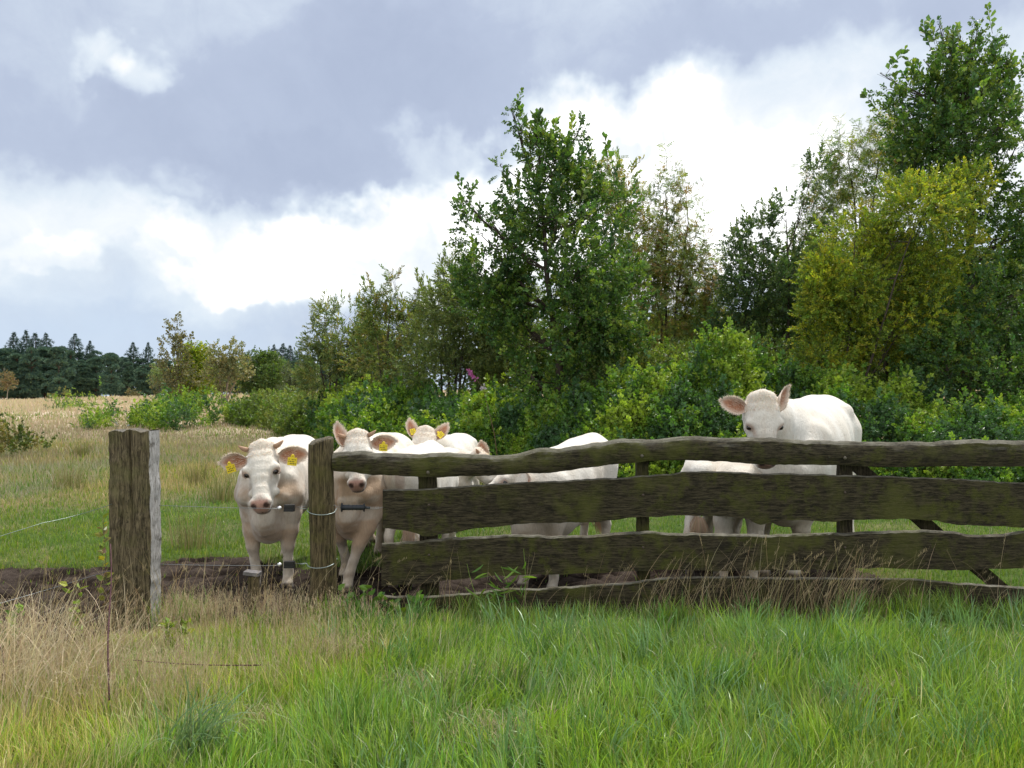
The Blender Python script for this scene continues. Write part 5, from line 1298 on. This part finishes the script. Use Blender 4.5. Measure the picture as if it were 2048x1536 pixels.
    Fd.chain([(Hd(.44, 0, -.125), .05 * hs, .03 * hs), (Hd(.49, 0, -.115), .042 * hs, .026 * hs)], up=u, k=.012 * hs)     # lower lip
    if tail:
        tp = [B(-.84, 0, 1.235), B(-.95, tailbend * .1, 1.12), B(-.93, tailbend * .25, .85), B(-.90, tailbend * .5, .60)]
        Fd.chain([(p, w * s, w * s) for p, w in zip(tp, (.032, .030, .024, .020))], up=Fw, k=.02 * s)
    V, F = Fd.mesh()
    # colours of the coat as they are on the hide
    rel = V; bx = rel @ Fw / s; by = rel @ Lf / s; bz = rel[:, 2] / s / hiz
    q = (V - poll) / hs; ht = q @ f; hl = q @ r; ho = q @ u
    head = sstep(-.12, -.06, ht) * sstep(.58, .54, ht) * sstep(.18, .15, np.abs(hl)) * sstep(-.265 + .26 * np.clip(ht, 0, .5), -.225 + .26 * np.clip(ht, 0, .5), ho) * sstep(.09, .05, ho)
    n1 = fbm(bx * 4 + 3 + seed, bz * 4 + by * 3, 240 + seed % 7, 4); n2 = fbm(bx * 12 + by * 9, bz * 10, 250, 3)
    C = mixc(WHITE, CREAM, sstep(.3, .7, n1))
    low = sstep(.85, .35, bz); C = mixc(C, TANC, np.clip(low * .30 * (1 + dirty) + (n1 - .45) * .5 * dirty, 0, .75))
    side = sstep(.15, .33, np.abs(by)) * sstep(1.0, .55, bz); C = mixc(C, TANC, side * warm * .7)
    if warm: C = mixc(C, TANC, warm * .55 * sstep(.35, .6, n1))
    if chest:
        ch = sstep(.30, .6, bx) * sstep(1.12, .95, bz) * sstep(.30, .5, bz) * (1 - head); C = mixc(C, np.array([.43, .30, .20]), np.clip(ch * chest * (.45 + 1.0 * sstep(.25, .7, n2)), 0, .95))
    C = mixc(C, DIRT, np.clip(sstep(.60, .05, bz) * dirty * 1.3 * sstep(.35, .65, n2), 0, .7))
    C = mixc(C, np.array([.10, .075, .055]), sstep(.075, .045, bz))
    if face_tan: C = mixc(C, TANC, head * face_tan * sstep(.02, .12, ht) * .6)
    C = mixc(C, WHITE * np.array([1, .97, .94]), .6 * head)
    C = mixc(C, TANC, head * .28 * sstep(.10, -.02, ht) * sstep(.3, .7, n2))
    pk = head * sstep(.425, .462, ht) * sstep(1.15, .85, np.sqrt((hl / .072) ** 2 + ((ho + .035) / .062) ** 2))
    br = head * sstep(.36, .45, ht) * sstep(.035, .01, np.abs(hl)) * sstep(-.06, -.02, ho)
    C = mixc(C, PINK * 1.5, br * .35); C = mixc(C, PINK, pk * .95)
    lip = head * sstep(.44, .47, ht) * sstep(-.080, -.095, ho); C = mixc(C, np.array([.13, .075, .055]), lip * .9)
    for sg in (-1, 1):
        d = np.linalg.norm(np.stack([ht - .222, hl - sg * .120, ho + .045], 1), axis=1); C = mixc(C, np.array([.42, .24, .17]), head * .65 * sstep(.05, .022, d))
        d = np.linalg.norm(np.stack([(ht - .262) * .7, hl - sg * .095, ho + .03], 1), axis=1); C = mixc(C, np.array([.45, .27, .19]), head * .55 * sstep(.035, .012, d))
        d = np.linalg.norm(np.stack([ht - .492, hl - sg * .046, (ho + .014) * .75], 1), axis=1); C = mixc(C, np.array([.04, .018, .014]), head * .95 * sstep(.029, .017, d))
    C = mixc(C, np.array([.35, .2, .16]), (bx < -.83) * (np.abs(by) < .05) * (bz > .8) * (bz < 1.17) * .4)
    mesh_obj('body', V, F, M['coat'], root, C)
    # eyes
    for sg in (-1, 1):
        g = Geo(); g.sphere(Hd(.218, sg * .1225 * hw, -.053), .0215 * hs, (.02, .012, .01), 14, 10); g.build('eye', M['eye'], root)
        if horns:
            g = Geo(); a = Hd(.015, sg * .098, -.055); d = unit(r * sg * 1.0 - f * .30 + u * .25); e = a + d * .035 * hs; tip = e + unit(d - f * .35 + u * .1) * .045 * hs
            g.tube([a, e, (e + tip) / 2, tip], np.array([.020, .018, .012, .004]) * hs, 10, col=np.array([.36, .22, .14])); g.build('horn', M['horn'], root)
    # ears: a cupped leaf on each side
    ears = ears or [None, None]
    for ei, sg in enumerate((-1, 1)):
        if ears[ei] == 0: continue
        spec = ears[ei] or ((r * sg - f * .05 - u * .15 - Up * .05), u * .9 + f * .15)
        d = unit(spec[0]); cup = np.asarray(spec[1], float); cup = unit(cup - np.dot(cup, d) * d); sd = np.cross(d, cup)
        a = Hd(.085, sg * .118, -.085); L_ = .215 * hs * earscale; ns, nq = 16, 13
        VV = []; CC = []
        for layer in (0, 1):
            for i in range(ns + 1):
                t = i / ns; wd = L_ * max(.13 * (1 - t), .32 * (1 - abs((2 * t - 1.04) / 1.04) ** 2.3) ** .55) * (1 if i < ns else .55)
                for j in range(nq):
                    qv = -1 + 2 * j / (nq - 1); th = qv * (1.9 - 1.15 * t)
                    P = a + d * L_ * (t - .02) + sd * wd * math.sin(th) / max(.75, 1 - .1 * t) * .92 - cup * wd * (math.cos(th) - .2) * (.9 - .5 * t)
                    if layer: P = P - cup * .007 * (1 - abs(qv) ** 4) * 1.0
                    P = P + cup * L_ * (-.10 * t * t)
                    VV.append(P)
                    if layer == 0:
                        inn = max(0, 1 - abs(qv) * 1.15) * max(0, math.sin(math.pi * min(1, t * 1.02))) ** .6
                        cc = mixc(np.array([.70, .58, .48]), np.array([.42, .20, .12]), min(1, inn * 1.7)); nz_ = rng.uniform(.85, 1.1); cc = cc * nz_
                    else: cc = np.array([.74, .62, .52]) * (1 - .12 * math.sin(t * 3))
                    CC.append(cc)
        m_ = nq; o2 = (ns + 1) * nq; i, j = np.meshgrid(np.arange(ns), np.arange(nq - 1), indexing='ij'); i = i.ravel(); j = j.ravel()
        Fa = np.stack([i * m_ + j, i * m_ + j + 1, (i + 1) * m_ + j + 1, (i + 1) * m_ + j], 1); Fb = Fa[:, ::-1] + o2
        e1 = np.arange(ns) * m_; Fc = np.stack([e1, e1 + m_, e1 + m_ + o2, e1 + o2], 1); e2 = e1 + nq - 1; Fc2 = np.stack([e2, e2 + o2, e2 + m_ + o2, e2 + m_], 1)
        et = ns * m_ + np.arange(nq - 1); Fe = np.stack([et, et + 1, et + 1 + o2, et + o2], 1)
        ear = mesh_obj('ear', np.array(VV), np.concatenate([Fa, Fb, Fc, Fc2, Fe]), M['coat'], root, np.array(CC))
        # fringe of hair round the rim
        VV = np.array(VV); ring = np.concatenate([VV[(np.arange(ns + 1) * m_)], VV[ns * m_ + np.arange(nq)], VV[(np.arange(ns + 1) * m_ + nq - 1)][::-1]])
        cen = a + d * L_ * .5; nh = 420; ix = rng.integers(2, len(ring) - 2, nh); b0 = ring[ix] + (ring[ix + 1] - ring[ix]) * rng.random((nh, 1))
        out = b0 - cen - cup * np.sum((b0 - cen) * cup, 1)[:, None]; out /= np.linalg.norm(out, axis=1)[:, None]
        tip = b0 + (out * .8 + d * .3 + rng.normal(0, .3, (nh, 3)) + cup * .25) * rng.uniform(.008, .022, (nh, 1)) * hs
        sdv = np.cross(tip - b0, cup); sdv /= np.linalg.norm(sdv, axis=1)[:, None] + 1e-9; wv = .0011
        hv = np.stack([b0 - sdv * wv, b0 + sdv * wv, tip], 1).reshape(-1, 3); hf = np.arange(nh * 3).reshape(-1, 3)
        # tufts inside the ear
        ni = 110; tt = rng.uniform(.15, .6, ni); qq = rng.uniform(-.9, .9, ni); gi = (tt * ns).astype(int) * m_ + ((qq + 1) / 2 * (nq - 1)).astype(int); b1 = VV[gi]
        tip1 = b1 + (cup * .5 + d * .9 + rng.normal(0, .35, (ni, 3))) * rng.uniform(.015, .04, (ni, 1)) * hs; sv = unit(sd) * .0011
        hv2 = np.stack([b1 - sv, b1 + sv, tip1], 1).reshape(-1, 3)
        mesh_obj('ear_hair', np.concatenate([hv, hv2]), np.arange((nh + ni) * 3).reshape(-1, 3), M['hair'], ear, np.tile([.82, .72, .62], ((nh + ni) * 3, 1)))
        if tags[ei]:
            g = Geo(); c = a + d * L_ * (.50) + np.array([0, 0, -1]) * L_ * .20 - cup * 0 + unit(cup + np.array([0, -.3, 0])) * .028
            ax = unit(d * .8 + np.array([0, 0, -.15]) + sd * 0); ay = unit(np.cross(ax, cup)); ay = ay if ay[2] < 0 else -ay; n_ = np.cross(ax, ay); R = np.stack([ax, n_, ay], 1)
            w_, h_ = .034 * hs, .030 * hs
            g.box(c, (w_, .0018, h_), R, (.80, .62, .03)); g.box(c - ay * (h_ + .008 * hs), (.014 * hs, .0016, .010 * hs), R, (.80, .62, .03)); g.sphere(c - ay * (h_ + .016 * hs), .009 * hs, (.75, .58, .03), 8, 6)
            sgn = 1 if np.dot(n_, -np.array([0, 1, 0])) > 0 else -1
            for row in range(3):
                for k in range(5):
                    if (row * 5 + k * 3) % 7 == 3: continue
                    g.box(c + ax * (-.7 + .35 * k) * w_ + ay * (-.5 + .5 * row) * h_ + n_ * sgn * .0024, (w_ * .09, .0006, h_ * (.13 if row else .09)), R, (.05, .045, .02))
            g.build('ear_tag', M['tag'], root, smooth=False)
    # curly hair on the poll
    nh = 1500; tt = rng.uniform(-.06, .12, nh); ll = rng.uniform(-.11, .11, nh)
    cand = V[(head > .5) & (ht < .10) & (ho > -.10)]
    if len(cand) > 10:
        b0 = cand[rng.integers(0, len(cand), nh)]; dv = (f * .55 + u * .35) + rng.normal(0, .45, (nh, 3)); tip = b0 + dv * rng.uniform(.010, .026, (nh, 1)) * hs
        sv = np.cross(dv, u); sv /= np.linalg.norm(sv, axis=1)[:, None] + 1e-9
        hv = np.stack([b0 - sv * .0014, b0 + sv * .0014, tip], 1).reshape(-1, 3); cc = np.repeat(pick(rng, np.array([[.82, .73, .62], [.76, .64, .52], [.84, .77, .68]]), nh, .06), 3, 0)
        mesh_obj('forelock', hv, np.arange(nh * 3).reshape(-1, 3), M['hair'], root, cc)
    if tail:
        nh = 260; a = tp[-1]; off = rng.normal(0, .014, (nh, 3)); L_ = rng.uniform(.15, .34, nh) * s
        pts = []; g = Geo()
        p1 = a + off + [0, 0, .03]; p2 = a + off * 2.6 - np.stack([0 * L_, 0 * L_, L_ * .5], 1); p3 = a + off * 1.6 - np.stack([0 * L_, 0 * L_, L_], 1); w_ = np.array([[.003, 0, 0]])
        hv = np.stack([p1 - w_, p1 + w_, p2 + w_, p2 - w_, p3], 1).reshape(-1, 3); b = (np.arange(nh) * 5)[:, None]
        mesh_obj('tail_switch', hv, [b + np.array([[0, 1, 2, 3]]), b + np.array([[3, 2, 4]])], M['hair'], root, np.repeat(pick(rng, np.array([[.60, .45, .32], [.66, .52, .40]]), nh, .1), 5, 0))
    return root
def gp(u, Y): return np.array([(u - 1024) / FPX * Y, Y])
V3 = lambda *a: np.array(a, float)
# A: heifer staring over the wire
cow('pale horned heifer staring over the wire, left of the round post', gp(543, 6.50), (.02, -1), .86, W(519, 887, 5.95), V3(.14, -.47, -.87), V3(0, -.87, .47), hs=.98, hw=.82, h=.010, dirty=.55, chest=.6, dewlap=1, belly=.98, wid=.86, dep=.95,
    legs=dict(fl=(.52, .145, 0), fr=(.56, -.135, 0)), ears=[(V3(-1, .05, -.12), V3(.25, -1, -.05)), (V3(1, .05, .08), V3(-.25, -1, -.05))], seed=1, tail=False)
# B: second heifer stepping forward behind the round post
cow('brown chested horned heifer stepping forward right of the round post', gp(712, 6.62), (-.16, -1), .87, W(712, 864, 6.06), V3(.09, -.48, -.87), V3(0, -.87, .48), hs=.86, hw=.86, dirty=.6, warm=.9, chest=1.0, wid=.92, dep=.95, dewlap=1,
    legs=dict(fl=(.80, .02, 0), fr=(.40, -.15, .05), hl=(-.5, .17, 0)), ears=[(V3(-.22, .1, 1), V3(.7, -.6, 0)), (V3(1, .05, .12), V3(-.2, -1, 0))], tags=(0, 1), seed=2, tail=False)
# C: rear view, tail hanging
cow('white cow turned away, rump and hanging tail behind the left board ends', gp(864, 7.55), (.12, 1), .77, W(850, 930, 8.4), V3(.2, .8, -.6), V3(0, .4, 1), hs=.85, h=.013, dirty=.6, seed=3, tags=(0, 0), horns=False,
    legs=dict(hl=(-.80, .12, 0), hr=(-.80, -.14, 0)), tailbend=-.2)
# D: head with two tags behind C
cow('curly headed cow with both ears up, behind the turned away white cow', gp(890, 8.9), (-.15, -1), .76, W(850, 856, 8.15), V3(-.08, -.5, -.9), V3(0, -.8, .5), hs=.90, h=.013, dirty=.2, warm=.5, seed=4, face_tan=.6, horns=False,
    ears=[(V3(-.22, .1, 1), V3(.5, -.9, 0)), (V3(.65, .1, .85), V3(-.3, -.9, 0))], tail=False)
# E: tan necked animal facing right
cow('tan heifer facing right, one tagged ear showing above the top rail', gp(905, 8.0), (1, -.10), .70, W(966, 897, 7.75), V3(.62, -.2, -.75), V3(.75, -.1, .62), hs=.84, h=.013, dirty=.5, warm=1.0, seed=5,
    ears=[0, (V3(-.15, -.35, 1), V3(.3, -1, 0))], tags=(0, 1), tail=False)
# F: cow walking left behind the boards
cow('white cow with lowered head, rump rising above the top rail in mid gate', gp(1075, 6.42), (-.60, -1), .82, W(1036, 918, 6.36), V3(-.72, -.05, -.62), V3(-.6, -.2, .75), hs=.88, dirty=.45, warm=.25, seed=6,
    tags=(0, 0), chest=.35, legs=dict(hl=(-.60, .16, 0), hr=(-.75, -.16, 0)), tail=True, rise=.13)
# G: rump of a heifer behind the gate
cow('white heifer seen from behind between the boards, pale tail hanging, left of the big cow', gp(1446, 7.75), (.42, 1), .76, W(1560, 960, 8.5), V3(.3, .7, -.6), V3(0, .5, 1), hs=.82, h=.013, dirty=.6, warm=.15, seed=7, dep=.86, brisk=False, tags=(0, 0), horns=False, hiz=.98,
    legs=dict(hl=(-.82, .16, 0), hr=(-.82, -.14, 0)), tailbend=.1)
# H: the big cow
cow('large hornless white cow looking over the top rail on the right, tallest of the herd', gp(1575, 6.80), (-.66, -1), 1.10, W(1531, 793, 6.05), V3(.005, -.15, -1), V3(0, -1, .15), hs=1.02, hw=.93, h=.012, dirty=.35, warm=.1, rise=.05, horns=False, seed=8, tags=(0, 0), belly=1.05,
    legs=dict(fl=(.50, .04, 0), fr=(.56, -.17, 0), hl=(-.62, .2, 0)), ears=[(V3(-1, .05, .38), V3(.3, -1, -.2)), (V3(.62, .1, 1), V3(.75, -.7, 0))], earscale=.9)
# I: small animal hidden behind the boards
cow('small calf almost hidden behind the second board, left of the big cow', gp(1478, 6.62), (-.1, -1), .74, W(1500, 962, 6.5), V3(0, -.85, -.5), V3(0, -.5, .85), hs=.66, dep=.72, brisk=False, h=.013, dirty=.5, warm=.6, horns=False, seed=9, tags=(0, 0), tail=False)
# ------------------------------------------------------------------ small plants near the fence
def stem_plant(name, label, cat, u, v_top, Y, n_stems, leaf, pal, seed, kind='oval', lean=.15, h_scale=1.0, r=.003, group=None, pairs=9, spread=.05, stemc=(.16, .12, .05)):
    rng = np.random.default_rng(seed); x = (u - 1024) / FPX * Y; zb = float(gz(x, Y)); H = (CAM_H - (v_top - HORV) / FPX * Y - zb) * h_scale
    root = empty(name, (x, Y, zb)); tag(root, label, cat, group)
    g = Geo(); P = []; D = []
    for i in range(n_stems):
        b = np.array([rng.normal(0, spread), rng.normal(0, spread * .5), -.02]); tp = np.array([b[0] * 1.8 + rng.normal(0, lean) * H, b[1] + rng.normal(0, lean * .6) * H, H * rng.uniform(.6, 1.0) if i else H])
        t = np.linspace(0, 1, 7)[:, None]; pts = b + (tp - b) * t; pts[:, 0] += np.sin(t[:, 0] * 3) * .02 * rng.normal()
        g.tube(pts, np.linspace(r, r * .4, 7), 5, col=stemc, caps=False)
        for k in range(pairs):
            tt = rng.uniform(.25, 1.0); P.append(b + (tp - b) * tt); a = rng.uniform(0, 6.28); D.append([math.cos(a), math.sin(a), rng.uniform(.2, 1)])
    lv, lq = leaf_shape(kind); q = lv.copy()[:, [0, 2, 1]]; tmpl = [(q, lq, np.full(6, .3)), (q, lq, np.full(6, .7))]
    P = np.array(P); D = np.array(D)
    V, F, C = place(tmpl, P, D, leaf * rng.uniform(.6, 1.2, len(P)), rng, leaf_colours(rng, len(P), np.array(pal, float)))
    g.build('stem', M['bark'], root); mesh_obj('leaves', V, F, M['leaf'], root, C, smooth=False); return root
NET = [(.13, .25, .035), (.18, .31, .04), (.10, .20, .04)]
stem_plant('sapling', 'young sapling with browning leaves against the left side of the squared post', 'sapling', 212, 1035, 5.0, 1, .05, [(.25, .26, .04), (.16, .16, .05), (.14, .09, .04)], 501, pairs=34, lean=.04, spread=.005, stemc=(.12, .07, .07))
stem_plant('leafy_shoot', 'yellow green leafy shoot rising from the grass below the squared post', 'plant', 335, 1238, 4.6, 5, .05, [(.22, .30, .03), (.26, .34, .04)], 502, pairs=16, lean=.12)
stem_plant('leafy_shoot', 'small leafy shoot in the straw left of the squared post', 'plant', 175, 1165, 4.8, 4, .05, [(.20, .29, .04), (.26, .33, .05)], 503, pairs=9, lean=.25)
for i, (u, v, Yn, lb) in enumerate([(735, 1172, 5.25, 'leafy nettle clump right of the round post'), (790, 1195, 5.2, 'nettle with a broad pale leaf at the left end of the bottom rail'), (30, 1215, 4.7, 'leafy shoot at the left edge beside the mud')]):
    stem_plant('nettle_plant', lb, 'plant', u, v, Yn, 6, .065, NET, 510 + i, 'bramble', lean=.2, pairs=10, group=None)
stem_plant('reed_plant', 'bright green broad bladed reed rising before the third board', 'plant', 1035, 1095, 5.25, 2, .13, [(.15, .28, .05), (.19, .32, .06)], 520, 'reed', lean=.16, pairs=9, spread=.03, stemc=(.2, .3, .06))
stem_plant('reed_plant', 'broad bladed reed with fanned leaves touching the third board', 'plant', 985, 1130, 5.22, 2, .12, [(.15, .28, .05), (.18, .31, .06)], 521, 'reed', lean=.2, pairs=8, spread=.03, stemc=(.2, .3, .06))
# dark purple briar canes in the foreground
def cane(u0, v0, u1, v1, Y0, Y1, label, r=.0035, sagz=0.0, col=(.09, .045, .05)):
    a = W(u0, v0, Y0); b = W(u1, v1, Y1); t = np.linspace(0, 1, 14)[:, None]; p = a + (b - a) * t; p[:, 0] += np.sin(t[:, 0] * 7) * .006; p[:, 2] += sagz * 4 * (t * (1 - t))[:, 0]
    g = Geo(); g.tube(p, np.linspace(r * .7, r, 14), 6, col=col); rng = np.random.default_rng(int(u0 + v0))
    for k in range(16):
        q = p[rng.integers(1, 13)]; d = rng.normal(0, 1, 3); d /= np.linalg.norm(d); g.tube([q, q + d * .011], [.0016, .0003], 4, col=(.2, .12, .08), caps=False)
    tag(g.build('briar_cane', M['bark']), label, 'cane')
cane(221, 1088, 217, 1400, 4.2, 3.62, 'thin upright purple briar cane in front of the squared post', r=.0042)
cane(0, 1290, 14, 1400, 4.15, 4.0, 'short dark briar cane at the left edge of the grass', r=.0045)
cane(265, 1320, 520, 1330, 4.05, 3.98, 'dark briar cane lying across the grass on the left', sagz=-.01)
# rosebay willowherb
def willowherb():
    root_p = np.array([W(1000, 0, 14.2)[0], 14.2, 0.0]); root_p[2] = float(gz(root_p[0], 14.2)); root = empty('willowherb_plant', root_p); tag(root, 'single pink flowering willowherb spike leaning out of the brambles left of the dark oak', 'flower')
    a = np.zeros(3); b = W(966, 775, 14.0) - root_p; c = W(938, 742, 14.0) - root_p; rng = np.random.default_rng(8)
    g = Geo(); g.tube([a, (a + b) / 2 + [.05, 0, 0], b, c], [.008, .006, .004, .002], 5, col=(.2, .12, .08)); g.build('stem', M['bark'], root)
    g = Geo()
    for k in range(36):
        t = rng.random(); p = b * (1 - t) * .5 + c * (.5 + t * .5); p = c + (b - c) * rng.uniform(-.05, .5); d = rng.normal(0, 1, 3); d /= np.linalg.norm(d); s = .045 * rng.uniform(.6, 1)
        e = np.cross(d, [0, 1, .3]); e /= np.linalg.norm(e) + 1e-6; g.add(np.array([p, p + d * s + e * s * .4, p + d * s * 1.5, p + d * s - e * s * .4]), np.array([[0, 1, 2, 3]]), (.50, .12, .42))
    g.build('blossom', M['leaf'], root)
    g = Geo()
    for k in range(22):
        p = b + rng.normal(0, .02, 3); d = rng.normal(0, 1, 3); d /= np.linalg.norm(d); s = .035; e = np.cross(d, [0, 1, .3]); e /= np.linalg.norm(e) + 1e-6; g.add(np.array([p, p + d * s + e * s * .4, p + d * s * 1.5, p + d * s - e * s * .4]), np.array([[0, 1, 2, 3]]), (.60, .55, .58))
    g.build('seed_fluff', M['hair'], root)
willowherb()
# a dry thistle stalk in the meadow above the squared post
stem_plant('thistle_plant', 'grey blue dried thistle stalk in the meadow above the squared post', 'plant', 250, 815, 15.5, 3, .06, [(.20, .20, .22), (.16, .17, .12), (.25, .24, .27)], 530, 'willow', lean=.06, pairs=26, spread=.05, stemc=(.2, .18, .16), r=.006)
# rush tussocks in the pasture
rng = np.random.default_rng(9)
for i, (u, v, lb) in enumerate([(135, 965, 'rush tussock in the pasture left of the squared post'), (160, 905, 'brownish rush tussock in the dry grass above left of the squared post'), (395, 955, 'rush tussock right of the squared post'), (440, 990, 'small rush tussock beside the leftmost heifer'), (380, 1085, 'dark grassy tuft at the edge of the mud right of the squared post')]):
    Y = CAM_H * FPX / (v + 12 - HORV); x = (u - 1024) / FPX * Y; n = 170; px_ = rng.normal(0, .10, n); py_ = rng.normal(0, .10, n)
    V, F, Cc = blades(np.stack([px_, py_, np.full(n, -.02)], 1), rng.uniform(.22, .5, n), rng.uniform(.004, .007, n) * Y / 9, np.abs(rng.normal(.35, .25, n)) + .05, np.arctan2(py_, px_), pick(rng, np.array([[.22, .24, .07], [.30, .28, .12], [.38, .30, .17], [.16, .20, .06]]), n, .15), seg=3)
    tag(mesh_obj('rush_tussock', V, F, M['straw'], None, Cc, loc=(x, Y, float(gz(x, Y)))), lb, 'grass tuft')
